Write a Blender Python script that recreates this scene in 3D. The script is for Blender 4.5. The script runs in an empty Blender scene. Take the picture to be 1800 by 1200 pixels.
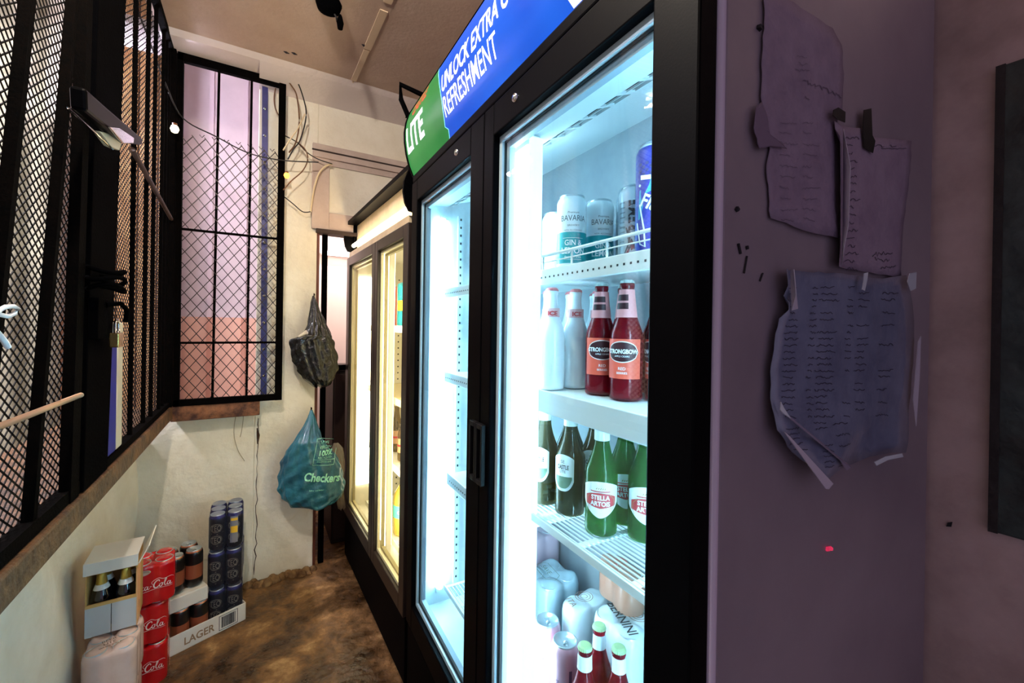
import bpy, bmesh, math, random
from mathutils import Vector, Matrix
random.seed(7)
S = bpy.context.scene
COL = S.collection
PI = math.pi
# ------------------------------------------------------------------ camera
YAW, PIT, ROL, FPX, CY = 0.540379, -0.002163, 0.015095, 750.11, 576.2
fw = Vector((math.sin(YAW)*math.cos(PIT), math.cos(YAW)*math.cos(PIT), math.sin(PIT)))
r0 = Vector((math.cos(YAW), -math.sin(YAW), 0)); u0 = r0.cross(fw)
rt = r0*math.cos(ROL)+u0*math.sin(ROL); up = -r0*math.sin(ROL)+u0*math.cos(ROL)
EYE = Vector((0, 0, 1.34))
cd = bpy.data.cameras.new('camera'); cam = bpy.data.objects.new('camera', cd); COL.objects.link(cam)
cd.sensor_width = 36; cd.lens = FPX/1800*36; cd.shift_y = (CY-600)/1800; cd.clip_start = .02
M = Matrix((rt, up, -fw)).transposed().to_4x4(); M.translation = EYE
cam.matrix_world = M
S.camera = cam
# ------------------------------------------------------------------ world and exposure
w = bpy.data.worlds.new('world'); S.world = w; w.use_nodes = True
w.node_tree.nodes['Background'].inputs[0].default_value = (.50, .43, .57, 1)
w.node_tree.nodes['Background'].inputs[1].default_value = .24
S.view_settings.view_transform = 'Standard'; S.view_settings.look = 'None'
S.view_settings.gamma = 1; S.view_settings.exposure = 1.55
FLOOR = -.045; CEIL = 2.64

def area(name, loc, rot, size, power, col):
    l = bpy.data.lights.new(name, 'AREA'); l.shape = 'RECTANGLE'; l.size = size[0]; l.size_y = size[1]
    l.energy = power; l.color = col
    o = bpy.data.objects.new(name, l); o.location = loc; o.rotation_euler = rot; COL.objects.link(o)
    return o
# added light for the unseen shop fitting below, and the lamp of the room past the doorway
area('added_shop_light', (-1.7, 2.0, 3.15), (0, .35, 0), (.10, 1.1), 75, (.93, .90, 1.0))
area('far_room_light', (.75, 3.2, 2.3), (0, 0, 0), (.6, .1), 9, (1.0, .95, .95))

# ------------------------------------------------------------------ helpers
def lin(c):
    return tuple(((x/255.)/12.92 if x/255. <= .04045 else ((x/255.+.055)/1.055)**2.4) for x in c)+(1,)
MATS = {}
def mat(name, col, rough=.6, metal=0, bump=0, bscale=40, var=None, vscale=6, emit=None, estr=0, coat=0, spec=None):
    if name in MATS: return MATS[name]
    m = bpy.data.materials.new(name); m.use_nodes = True; MATS[name] = m
    nt = m.node_tree; b = nt.nodes['Principled BSDF']
    b.inputs['Base Color'].default_value = lin(col); b.inputs['Roughness'].default_value = rough
    b.inputs['Metallic'].default_value = metal; b.inputs['Coat Weight'].default_value = coat
    if spec is not None: b.inputs['Specular IOR Level'].default_value = spec
    tc = nt.nodes.new('ShaderNodeTexCoord')
    if var:
        n = nt.nodes.new('ShaderNodeTexNoise'); n.inputs['Scale'].default_value = vscale; n.inputs['Detail'].default_value = 6
        n.inputs['Roughness'].default_value = .65
        nt.links.new(tc.outputs['Object'], n.inputs['Vector'])
        r = nt.nodes.new('ShaderNodeValToRGB'); r.color_ramp.elements[0].position = .35; r.color_ramp.elements[1].position = .65
        r.color_ramp.elements[0].color = lin(var); r.color_ramp.elements[1].color = lin(col)
        nt.links.new(n.outputs['Fac'], r.inputs['Fac']); nt.links.new(r.outputs['Color'], b.inputs['Base Color'])
    if bump:
        n = nt.nodes.new('ShaderNodeTexNoise'); n.inputs['Scale'].default_value = bscale; n.inputs['Detail'].default_value = 5
        nt.links.new(tc.outputs['Object'], n.inputs['Vector'])
        bp = nt.nodes.new('ShaderNodeBump'); bp.inputs['Strength'].default_value = bump; bp.inputs['Distance'].default_value = .01
        nt.links.new(n.outputs['Fac'], bp.inputs['Height']); nt.links.new(bp.outputs['Normal'], b.inputs['Normal'])
    if emit:
        b.inputs['Emission Color'].default_value = lin(emit); b.inputs['Emission Strength'].default_value = estr
    return m
def glassy(name, tint, alpha, body, rough=.08):
    """clear skin: tinted see-through mixed with a glossy body colour"""
    if name in MATS: return MATS[name]
    m = bpy.data.materials.new(name); m.use_nodes = True; MATS[name] = m
    nt = m.node_tree; b = nt.nodes['Principled BSDF']; out = nt.nodes['Material Output']
    b.inputs['Base Color'].default_value = lin(body); b.inputs['Roughness'].default_value = rough; b.inputs['Coat Weight'].default_value = .6; b.inputs['Coat Roughness'].default_value = .03
    t = nt.nodes.new('ShaderNodeBsdfTransparent'); t.inputs[0].default_value = lin(tint)
    mx = nt.nodes.new('ShaderNodeMixShader'); mx.inputs[0].default_value = alpha
    nt.links.new(t.outputs[0], mx.inputs[1]); nt.links.new(b.outputs[0], mx.inputs[2]); nt.links.new(mx.outputs[0], out.inputs[0])
    return m
def pane_mat(name, tint, k=.06):
    if name in MATS: return MATS[name]
    m = bpy.data.materials.new(name); m.use_nodes = True; MATS[name] = m
    nt = m.node_tree; nt.nodes.remove(nt.nodes['Principled BSDF']); out = nt.nodes['Material Output']
    t = nt.nodes.new('ShaderNodeBsdfTransparent'); t.inputs[0].default_value = lin(tint)
    g = nt.nodes.new('ShaderNodeBsdfGlossy'); g.inputs['Roughness'].default_value = .02
    mx = nt.nodes.new('ShaderNodeMixShader'); mx.inputs[0].default_value = k
    nt.links.new(t.outputs[0], mx.inputs[1]); nt.links.new(g.outputs[0], mx.inputs[2]); nt.links.new(mx.outputs[0], out.inputs[0])
    return m

class MB:
    def __init__(s, T=None): s.v = []; s.f = []; s.m = []; s.s = []; s.T = T
    def add(s, vs, fs, mi=0, sm=False):
        o = len(s.v)
        for v in vs:
            v = Vector(v); s.v.append(tuple(s.T(v)) if s.T else tuple(v))
        for k, f in enumerate(fs):
            s.f.append([i+o for i in f]); s.m.append(mi[k] if isinstance(mi, list) else mi); s.s.append(sm)
        return s
    def box(s, a, b, mi=0):
        x0, x1 = sorted((a[0], b[0])); y0, y1 = sorted((a[1], b[1])); z0, z1 = sorted((a[2], b[2]))
        return s.add([(x0,y0,z0),(x1,y0,z0),(x1,y1,z0),(x0,y1,z0),(x0,y0,z1),(x1,y0,z1),(x1,y1,z1),(x0,y1,z1)],
              [(0,3,2,1),(4,5,6,7),(0,1,5,4),(1,2,6,5),(2,3,7,6),(3,0,4,7)], mi)
    def tube(s, pts, r, seg=6, mi=0, cap=True, sm=True):
        pts = [Vector(p) for p in pts]; n = len(pts); vs = []; fs = []
        ref = None
        for i, p in enumerate(pts):
            t = (pts[min(i+1, n-1)]-pts[max(i-1, 0)]).normalized()
            if ref is None:
                ref = Vector((0,0,1)) if abs(t.z) < .9 else Vector((1,0,0))
            a = t.cross(ref).normalized(); b = t.cross(a).normalized(); ref = -b if False else ref
            rr = r[i] if isinstance(r, (list, tuple)) else r
            for k in range(seg):
                an = 2*PI*k/seg+PI/seg; vs.append(p+a*math.cos(an)*rr+b*math.sin(an)*rr)
        for i in range(n-1):
            for k in range(seg):
                k2 = (k+1) % seg
                fs.append((i*seg+k, i*seg+k2, (i+1)*seg+k2, (i+1)*seg+k))
        if cap: fs.append(tuple(range(seg))); fs.append(tuple(range((n-1)*seg, n*seg))[::-1])
        return s.add(vs, fs, mi, sm and seg > 4)
    def lathe(s, prof, seg=24, c=(0,0,0), mi=None, scallop=None):
        """prof = [(r, z)] ; mi = function(zmid, k) or int"""
        vs = []; fs = []; ms = []
        for (r, z) in prof:
            for k in range(seg):
                a = 2*PI*k/seg; vs.append((c[0]+r*math.cos(a), c[1]+r*math.sin(a), c[2]+z))
        for i in range(len(prof)-1):
            for k in range(seg):
                k2 = (k+1) % seg
                fs.append((i*seg+k, i*seg+k2, (i+1)*seg+k2, (i+1)*seg+k))
                ms.append(mi((prof[i][1]+prof[i+1][1])/2, i) if callable(mi) else (mi or 0))
        return s.add(vs, fs, ms, True)
    def prism(s, poly, d, mi=0):
        """poly = 3D points (planar), d = extrusion vector"""
        n = len(poly); d = Vector(d); p = [Vector(q) for q in poly]
        return s.add(p+[q+d for q in p], [tuple(range(n))[::-1], tuple(range(n, 2*n))]+[(i, (i+1) % n, (i+1) % n+n, i+n) for i in range(n)], mi)
    def grid(s, fn, nu, nv, mi=0, sm=True, closed=False):
        vs = [fn(i/nu, j/nv) for j in range(nv+1) for i in range(nu+1)]
        fs = [(j*(nu+1)+i, j*(nu+1)+i+1, (j+1)*(nu+1)+i+1, (j+1)*(nu+1)+i) for j in range(nv) for i in range(nu)]
        return s.add(vs, fs, mi, sm)
    def ribbon(s, pts, wd, mp, mi=0):
        """flat stroke of 2D points mapped by mp(x, y)"""
        P = [Vector(p) for p in pts]; vs = []; n = len(P)
        for i, p in enumerate(P):
            t = (P[min(i+1, n-1)]-P[max(i-1, 0)]); t = t.normalized() if t.length else Vector((1, 0))
            k = wd[i] if isinstance(wd, (list, tuple)) else wd
            nn = Vector((-t.y, t.x))*k/2
            vs += [mp(*(p-nn)), mp(*(p+nn))]
        return s.add(vs, [(2*i, 2*i+2, 2*i+3, 2*i+1) for i in range(n-1)], mi)
    def text(s, string, size, mp, mi=0, align='CENTER', sx=1, shear=0, bold=0, space=1, fine=0):
        cu = bpy.data.curves.new('t', 'FONT'); cu.body = string; cu.size = size; cu.align_x = align; cu.shear = shear
        cu.offset = bold; cu.resolution_u = 3; cu.space_character = space
        o = bpy.data.objects.new('t', cu); COL.objects.link(o)
        bpy.context.view_layer.update()
        me = bpy.data.meshes.new_from_object(o.evaluated_get(bpy.context.evaluated_depsgraph_get()))
        if fine:
            bm = bmesh.new(); bm.from_mesh(me); bmesh.ops.triangulate(bm, faces=bm.faces)
            for _ in range(4):
                ed = [e for e in bm.edges if e.calc_length() > fine]
                if not ed: break
                bmesh.ops.subdivide_edges(bm, edges=ed, cuts=1); bmesh.ops.triangulate(bm, faces=[f for f in bm.faces if len(f.verts) > 3])
            bm.to_mesh(me); bm.free()
        s.add([mp(v.co.x*sx, v.co.y) for v in me.vertices], [tuple(p.vertices) for p in me.polygons], mi)
        bpy.data.meshes.remove(me); bpy.data.objects.remove(o); bpy.data.curves.remove(cu)
        return s
    def build(s, name, mats, parent=None, bevel=0, label=None, solid=0, sub=0):
        me = bpy.data.meshes.new(name); me.from_pydata(s.v, [], s.f)
        for m in (mats if isinstance(mats, (list, tuple)) else [mats]): me.materials.append(m)
        me.polygons.foreach_set('material_index', s.m); me.polygons.foreach_set('use_smooth', s.s)
        me.update()
        o = bpy.data.objects.new(name, me); COL.objects.link(o)
        if parent: o.parent = parent
        if solid: md = o.modifiers.new('s', 'SOLIDIFY'); md.thickness = solid; md.offset = 0
        if bevel: md = o.modifiers.new('b', 'BEVEL'); md.width = bevel; md.segments = 2; md.limit_method = 'ANGLE'
        if sub: md = o.modifiers.new('u', 'SUBSURF'); md.levels = sub; md.render_levels = sub
        if label: o['label'] = label
        return o
def tag(o, label, cat, group=None, kind=None):
    if label: o['label'] = label
    if cat: o['category'] = cat
    if group: o['group'] = group
    if kind: o['kind'] = kind
    return o
def thing(name, label, cat, loc=(0,0,0), rz=0, group=None):
    o = bpy.data.objects.new(name, None); o.empty_display_size = .05; COL.objects.link(o); o.location = loc; o.rotation_euler = (0, 0, rz)
    return tag(o, label, cat, group)
def struct(o): o['kind'] = 'structure'; return o
def dup(root, loc, rz, label=None, group=None):
    r = root.copy(); COL.objects.link(r); r.location = loc; r.rotation_euler = (root.rotation_euler[0], root.rotation_euler[1], rz)
    if label: r['label'] = label
    if group: r['group'] = group
    for ch in list(root.children):
        c = ch.copy(); COL.objects.link(c); c.parent = r
        for g in list(ch.children):
            d = g.copy(); COL.objects.link(d); d.parent = c
    return r
def at(px, py, x=None, y=None, z=None):
    """the point of a world plane x=, y= or z= that the photo shows at this pixel"""
    v = fw*FPX+rt*(px-900)-up*(py-CY)
    t = ((x-EYE.x)/v.x if x is not None else (y-EYE.y)/v.y if y is not None else (z-EYE.z)/v.z)
    return EYE+v*t
# fridge frames: w into the fridge, l along the aisle
class Frame:
    def __init__(s, a, w0, l0):
        a = math.radians(a); s.aw = Vector((math.cos(a), -math.sin(a), 0)); s.al = Vector((math.sin(a), math.cos(a), 0))
        s.a = a; s.w0 = w0; s.l0 = l0
    def W(s, w, l, z): return s.aw*w+s.al*l+Vector((0, 0, z))
    def root(s): return s.W(s.w0, s.l0, FLOOR)
    def T(s, v): return Vector((v[0]-s.w0, v[1]-s.l0, v[2]-FLOOR))     # w, l, z -> local of the fridge empty
    def at(s, px, py, n, d):
        v = fw*FPX+rt*(px-900)-up*(py-CY); N = {'w': s.aw, 'l': s.al, 'z': Vector((0, 0, 1))}[n]
        P = EYE+v*((d-EYE.dot(N))/v.dot(N)); return Vector((P.dot(s.aw), P.dot(s.al), P.z))
F1 = Frame(1.55, .80, .91); F2 = Frame(-1.5, .85, 2.06)

# ------------------------------------------------------------------ materials
BLACK = mat('black_plastic', (3, 3, 5), .45, bump=.03, bscale=300, spec=.03)
BLACKM = mat('black_painted_steel', (2, 2, 3), .95, bump=.15, bscale=120, spec=.02)
KICK = mat('black_kick', (3, 3, 5), .6, spec=.03)
WHITE = mat('white_liner', (226, 236, 238), .35)
GREYL = mat('grey_liner', (176, 186, 192), .4, metal=.0)
ALU = mat('aluminium', (216, 228, 238), .3, metal=.15)  # kept pale, brightness from the lit interior put into the trim colour
GASKET = mat('gasket', (150, 166, 178), .5)
DARKG = mat('dark_gap', (22, 34, 42), .6)
CHROME = mat('chrome', (220, 222, 226), .12, metal=1)
INK = mat('ink', (24, 22, 34), .8)
BRASS = mat('brass', (196, 160, 96), .25, metal=.8)

# ================================================================== SETTING
wall_l = mat('plaster_cream', (244, 240, 226), .85, bump=.9, bscale=9, var=(226, 220, 202), vscale=3.2)
wall_b = mat('plaster_warm', (243, 238, 222), .85, bump=.7, bscale=22, var=(226, 217, 196), vscale=2.2)
def floor_mat():
    m = bpy.data.materials.new('floor_concrete'); m.use_nodes = True; nt = m.node_tree; b = nt.nodes['Principled BSDF']
    tc = nt.nodes.new('ShaderNodeTexCoord'); n = nt.nodes.new('ShaderNodeTexNoise'); n.inputs['Scale'].default_value = 4.2; n.inputs['Detail'].default_value = 9
    n.inputs['Roughness'].default_value = .68; n.inputs['Distortion'].default_value = .25
    nt.links.new(tc.outputs['Object'], n.inputs['Vector'])
    r = nt.nodes.new('ShaderNodeValToRGB'); e = r.color_ramp.elements
    e[0].position = .36; e[0].color = lin((44, 28, 14)); e[1].position = .68; e[1].color = lin((196, 158, 108))
    k = e.new(.47); k.color = lin((84, 58, 32)); k = e.new(.58); k.color = lin((138, 100, 60))
    nt.links.new(n.outputs['Fac'], r.inputs['Fac']); nt.links.new(r.outputs['Color'], b.inputs['Base Color'])
    r2 = nt.nodes.new('ShaderNodeMapRange'); r2.inputs[1].default_value = .4; r2.inputs[2].default_value = .6; r2.inputs[3].default_value = .22; r2.inputs[4].default_value = .75
    nt.links.new(n.outputs['Fac'], r2.inputs[0]); nt.links.new(r2.outputs[0], b.inputs['Roughness'])
    n2 = nt.nodes.new('ShaderNodeTexNoise'); n2.inputs['Scale'].default_value = 26; n2.inputs['Detail'].default_value = 6
    nt.links.new(tc.outputs['Object'], n2.inputs['Vector'])
    bp = nt.nodes.new('ShaderNodeBump'); bp.inputs['Strength'].default_value = .8; bp.inputs['Distance'].default_value = .015
    nt.links.new(n2.outputs['Fac'], bp.inputs['Height']); nt.links.new(bp.outputs['Normal'], b.inputs['Normal'])
    return m
def slab(name, boxes, m, bevel=0):
    b = MB()
    for a, c in boxes: b.box(a, c)
    return struct(b.build(name, m, bevel=bevel))
slab('floor', [((-3.2, -1.2, FLOOR-.1), (2.2, 3.75, FLOOR))], floor_mat())
ceil_m = mat('ceiling_board', (196, 172, 154), .8, bump=.12, bscale=60, var=(176, 150, 130), vscale=1.6)
SC_ = 3.3
slab('ceiling', [((-.40, -1.2, CEIL), (2.2, 2.66, CEIL+.08)), ((.22, 2.66, CEIL), (2.2, 3.75, CEIL+.08))], ceil_m)
slab('ceiling.001', [((-3.2, -1.2, SC_), (.30, 3.5, SC_+.08))], ceil_m)
# cover strips on the ceiling board joints
strip_m = mat('joint_strip', (214, 190, 158), .7)
c0 = at(675, 18, z=CEIL); c1 = at(608, 172, z=CEIL)
b = MB()
d = (c1-c0).normalized(); nrm = Vector((-d.y, d.x, 0))*.016
for t0, t1, k in ((0, .36, 1), (.37, .74, .8), (.75, 1, .25)):
    p0 = c0.lerp(c1, t0); p1 = c0.lerp(c1, t1)
    b.prism([p0-nrm*k, p1-nrm*k, p1+nrm*k, p0+nrm*k], (0, 0, -.004))
b.prism([c0-d*2.4-nrm, c0-d*.05-nrm, c0-d*.05+nrm, c0-d*2.4+nrm], (0, 0, -.004))
b.build('trim_1', strip_m)['kind'] = 'structure'
# left dwarf wall, wavy plaster, under the counter ledge
def lw(u, v):
    y = -1.2+u*3.88; z = FLOOR+v*(.93)
    x = -.50+.018*math.sin(y*5+z*2)+.012*math.sin(y*13+z*9)+.05*max(0, 1.9-y)*(1 if y > .2 else 1)*.6
    return (x, y, z)
b = MB(); b.grid(lw, 60, 16); b.box((-.62, -1.2, FLOOR), (-.56, 2.68, .88))
struct(b.build('wall_left', wall_l))
ledge = MB()
ledge.box((-.66, -1.2, .875), (-.337, 2.60, .935))
struct(ledge.build('trim_2', mat('ledge_timber', (124, 86, 50), .6, bump=.6, bscale=60, var=(52, 33, 20), vscale=14), bevel=.006))
# back wall : low part under the mesh window, pier, and the part round the doorway
JX = .292; JR = .95; DH = 1.88; YB = 2.66
def pt(x0, x1, z0, z1, y0=YB, y1=YB+.12): return ((x0, y0, z0), (x1, y1, z1))
slab('wall_back', [pt(-.56, .0, FLOOR, .87), pt(.0, JX, FLOOR, CEIL), pt(JX, JR, DH, CEIL), pt(JR, 1.3, FLOOR, CEIL)], wall_b, .004)
# pale band of render where wall and ceiling meet
b = MB()
cov = [Vector((x, YB, z)) for x, z in ()]
b.prism([(.0, YB-.0, CEIL-.0), (.0, YB-.26, CEIL), (.0, YB-.22, CEIL-.012), (.0, YB, CEIL-.05)], (1.2, 0, 0))
b.prism([(-.56, YB-.0, CEIL-.0), (-.56, YB-.26, CEIL), (-.56, YB-.22, CEIL-.012), (-.56, YB, CEIL-.012)], (.56, 0, 0))
b.build('trim_3', mat('cove_white', (226, 214, 210), .75, bump=.25, bscale=30))['kind'] = 'structure'
# crack down the joint of the two back walls
b = MB(); pts = []
for i in range(26):
    py = 735+i*11; pts.append(at(455-(py-735)*.026+random.uniform(-2.2, 2.2), py, y=YB-.0015))
b.tube(pts, [random.uniform(.0008, .0035) for _ in pts], 4)
b.tube([at(452, 752, y=YB-.002), at(454, 765, y=YB-.002), at(453, 780, y=YB-.002)], [.002, .008, .003], 5)
struct(b.build('trim_4', mat('crack_dark', (58, 36, 20), .9)))
# rubble skirting at the foot of the back wall
b = MB()
for i in range(26):
    x = -.02+i*.0125; y = YB-.02-random.uniform(0, .05); r = random.uniform(.012, .028)
    b.lathe([(0, -r), (r, -r*.6), (r*1.1, 0), (r*.6, r*.7), (0, r)], 7, (x, y, FLOOR+r*.3))
struct(b.build('baseboard_back', mat('rubble', (150, 116, 76), .9, bump=.9, bscale=40, var=(92, 62, 34), vscale=20)))
# transom panel above the doorway
tr = mat('transom_paint', (204, 186, 176), .75, bump=.2, bscale=30, var=(184, 164, 152), vscale=5)
b = MB()
b.box((.262, YB-.022, 2.285), (1.15, YB, 2.36)); b.box((.262, YB-.014, DH), (.352, YB, 2.285)); b.box((.352, YB-.014, DH), (1.15, YB, DH+.10))
b.box((.352, YB-.008, 2.25), (1.15, YB, 2.285))
struct(b.build('trim_5', tr, bevel=.002))
b = MB(); b.box((.258, YB-.026, 2.318), (1.15, YB-.022, 2.326)); b.box((.285, YB-.03, DH-.022), (.97, YB+.06, DH))
struct(b.build('trim_6', mat('dark_rust', (44, 26, 18), .7)))
# right wall behind the tall fridge and the wall with the weathered board
wr = mat('plaster_lilac', (196, 172, 176), .85, bump=.5, bscale=12, var=(150, 128, 130), vscale=3)
slab('wall_right', [((1.16, -1.2, FLOOR), (1.28, 2.66, CEIL))], wr)
# far shop wall (pale upper part, pink dado) beyond the grilles
YS = 3.4
pink = mat('wall_pale_pink', (200, 186, 188), .8, var=(182, 168, 170), vscale=2); dado = mat('dado_pink', (214, 172, 152), .8, var=(204, 158, 138), vscale=3)
b = MB(); b.box((-3.2, YS, FLOOR), (.22, YS+.1, 1.375), 1); b.box((-3.2, YS, 1.375), (.22, YS+.1, 3.3), 0); b.box((.0, 2.78, FLOOR), (.22, YS, 3.3), 0)
struct(b.build('wall_far', [pink, dado]))
b = MB()
for px in (367, 427, 300):
    x = at(px, 600, y=YS).x; b.box((x-.012, YS-.012, FLOOR), (x+.012, YS, 1.375), 1); b.box((x-.012, YS-.012, 1.375), (x+.012, YS, 3.3), 0)
struct(b.build('trim_7', [mat('joint_lilac', (196, 180, 184), .8), mat('joint_pink', (186, 134, 114), .8)]))
slab('wall_shop_left', [((-3.2, -1.2, FLOOR), (-3.1, 3.4, 3.3)), ((-.40, -1.2, CEIL+.08), (-.345, 2.66, 3.3)), ((-.40, 2.60, CEIL+.08), (.22, 2.66, 3.3))], mat('shop_grey', (168, 164, 148), .85, var=(120, 118, 104), vscale=2))
# room beyond the doorway
slab('wall_next', [((.22, 3.66, FLOOR-.3), (2.0, 3.75, CEIL)), ((.22, 2.8, FLOOR), (.27, 3.7, CEIL)), ((1.9, 2.7, FLOOR), (2.0, 3.7, CEIL))], mat('next_room_pink', (214, 190, 180), .8))
b = MB(); b.box((.27, 3.645, FLOOR), (1.9, 3.66, .16), 0); b.box((.27, 3.64, .06), (1.9, 3.661, .12), 1)
struct(b.build('baseboard_back.001', [mat('skirt_pink', (196, 150, 136), .6), mat('skirt_grey', (110, 96, 100), .6)]))

# ------------------------------------------------------------------ door_1 : steel frame and posts of the doorway
b = MB(); b.box((JX, YB+.0, FLOOR), (JX+.014, YB+.05, DH))
d1 = struct(b.build('door_1', mat('frame_red_brown', (92, 44, 28), .6)))
b = MB(); b.box((.324, YB+.02, FLOOR), (.352, YB+.05, DH)); b.box((.352, YB+.02, 1.07), (.9, YB+.045, 1.10))
for zz in (1.60, 1.52): b.tube([(.338, YB+.01, zz), (.338, YB+.01, zz+.05)], .011, 8)
b.build('gate_frame', BLACKM, d1)
# dark timber cupboard just past the doorway
c = thing('cupboard', 'dark brown timber cupboard standing just past the doorway beside the warm-lit fridge', 'cupboard', (.68, YB+.36, FLOOR))
b = MB(); b.box((-.26, -.14, 0), (.26, .2, 1.09)); b.build('carcass', mat('dark_timber', (40, 24, 16), .55, bump=.2, bscale=30, var=(26, 15, 10), vscale=9), c, .004)
b = MB(); b.box((-.275, -.155, 1.09), (.275, .21, 1.11)); b.build('top', mat('dark_timber', (40, 24, 16)), c, .003)
b = MB(); b.box((-.25, -.152, .03), (-.005, -.141, 1.07)); b.build('door', mat('dark_timber2', (50, 30, 20), .5), c, .002)
b = MB(); b.box((.005, -.152, .03), (.25, -.141, 1.07)); b.build('door', mat('dark_timber2', (50, 30, 20), .5), c, .002)
# white tube lamp on the far wall of the next room
c = thing('tube_lamp', 'glowing white tube lamp high on the wall of the room past the doorway', 'lamp', (.56, 3.64, 1.90))
b = MB(); b.box((-.13, -.03, -.02), (.24, 0, .02)); b.build('housing', mat('lamp_white', (240, 240, 240), .4), c, .003)
b = MB(); b.tube([(-.12, -.045, -.008), (.23, -.045, -.008)], .014, 10); b.build('tube', mat('tube_glow_white', (255, 250, 250), .4, emit=(255, 250, 252), estr=6), c)
c = thing('added_bulb', 'unseen bare white bulb added over the aisle to brighten the walls', 'lamp', (-.16, .80, 2.48))  # unseen bulb added above the aisle to brighten walls and ceiling
b = MB(); b.lathe([(0, -.035), (.02, -.03), (.032, -.008), (.030, .012), (.018, .035), (.013, .05)], 18); b.build('glass', mat('added_bulb_glow', (255, 244, 226), .4, emit=(255, 244, 228), estr=450), c)
b = MB(); b.lathe([(.015, .045), (.018, .05), (.018, .085), (0, .09)], 14); b.build('socket', BLACKM, c)
b = MB(); b.tube([(0, 0, .085), (0, 0, CEIL-2.48)], .003, 6); b.build('cord', BLACKM, c)
# unseen fluorescent fitting added to light the shop behind the grille
c = thing('tube_lamp', 'unseen fluorescent tube fitting added under the shop ceiling left of the grille', 'lamp', (-1.7, 2.0, SC_))
b = MB(); b.box((-.04, -.6, -.05), (.04, .6, 0)); b.build('housing', mat('lamp_white', (240, 240, 240)), c, .004)
b = MB(); b.tube([(0, -.57, -.075), (0, .57, -.075)], .016, 10); b.build('tube', MATS['tube_glow_white'], c)
c = thing('tube_lamp', 'unseen short violet-white tube lamp added behind the grille top to brighten the ceiling', 'lamp', (-.64, 2.77, 2.47))  # added tube, hidden by the gate post, brightens the ceiling over the grille
b = MB(); b.box((-.02, -.19, 0), (.02, .19, .03)); b.build('housing', mat('lamp_white', (240, 240, 240)), c, .004)
for yy in (-.12, .12): b = MB(); b.tube([(0, yy, .03), (0, yy, SC_-2.47)], .004, 6); b.build('hanger', BLACKM, c)
b = MB(); b.tube([(.02, -.17, .055), (.02, .17, .055)], .013, 10); b.build('tube', mat('tube_glow_violet', (235, 228, 255), .4, emit=(236, 228, 255), estr=150), c)

# ================================================================== COOL-LIT DISPLAY FRIDGE (right)
fr = thing('display_fridge', 'tall black two-door drinks fridge with cool white light and a green and blue lit sign', 'fridge', F1.root(), -F1.a)
def P1(): return MB(F1.T)
L0, L1, W0, W1, ZT = .3265, 1.505, .465, 1.126, 2.13
side_m = mat('fridge_side_lilac', (138, 126, 138), .42, bump=.04, bscale=14, var=(120, 108, 122), vscale=2.2)
IW = .82                                                            # inner back wall
b = P1(); b.box((W0+.008, L0, FLOOR+.05), (W1, L0+.025, ZT)); b.build('side_panel', side_m, fr, .006)
b = P1(); b.box((W0+.008, L1-.025, FLOOR+.05), (W1, L1, ZT)); b.build('side_panel', side_m, fr, .006)
b = P1(); b.box((W1-.02, L0+.025, FLOOR+.05), (W1, L1-.025, ZT)); b.box((W0+.01, L0+.025, ZT-.02), (W1-.02, L1-.025, ZT)); b.build('rear_panel', side_m, fr)
b = P1(); b.tube([F1 and Vector((W0+.006, L0+.006, FLOOR+.05)), Vector((W0+.006, L0+.006, ZT))], .008, 10); b.build('lit_corner', mat('lit_corner', (196, 182, 206), .35), fr, label='corner edge painted pale lilac as if lit')  # lit edge of the side panel, its brightness put into a pale lilac
b = P1(); b.box((W0-.03, L0+.004, FLOOR+.03), (W0+.02, L1-.004, .285)); b.box((W0+.02, L0+.03, FLOOR+.03), (W1-.03, L1-.03, .28)); b.build('kick_panel', KICK, fr, .006)
# header band between doors and sign
b = P1(); b.box((.432, L0+.004, 1.845), (.52, L1-.002, 1.872)); b.box((.445, L0+.02, 1.80), (.50, L1-.02, 1.845)); b.build('header_band', BLACK, fr, .004)
# liner
b = P1()
b.box((W0+.005, L0+.026, .30), (IW, L0+.045, 1.90)); b.box((W0+.005, L1-.045, .30), (IW, L1-.026, 1.90))
b.box((W0+.005, L0+.045, .32), (IW, L1-.045, .345))
b.build('liner', WHITE, fr)
b = P1(); b.box((IW, L0+.045, .32), (IW+.01, L1-.045, 1.95)); b.build('back_liner', mat('back_liner', (172, 180, 186), .45, bump=.05, bscale=60, var=(152, 160, 168), vscale=5), fr, label='grey back liner')
# ceiling liner: flat white strip, slotted vent, sloping panel
b = P1()
b.box((.47, L0+.045, 1.768), (.548, L1-.045, 1.785))
b.prism([(.585, L0+.045, 1.782), (.82, L0+.045, 1.872), (.82, L0+.045, 1.885), (.585, L0+.045, 1.795)], (0, L1-L0-.09, 0))
b.build('ceiling_liner', WHITE, fr)
b = P1()
n = 20; st = (L1-L0-.09)/n
for i in range(n+1):
    l = L0+.045+i*st; b.prism([(.548, l-.005, 1.768), (.585, l-.005, 1.782), (.585, l-.005, 1.786), (.548, l-.005, 1.772)], (0, .010, 0))
b.prism([(.563, L0+.045, 1.7735), (.5665, L0+.045, 1.7752), (.5665, L0+.045, 1.778), (.563, L0+.045, 1.777)], (0, L1-L0-.09, 0))
b.build('air_vent', WHITE, fr)
b = P1(); b.box((.545, L0+.045, 1.80), (.60, L1-.045, 1.805)); b.build('vent_recess', mat('vent_grey', (44, 54, 62), .6), fr)
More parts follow.
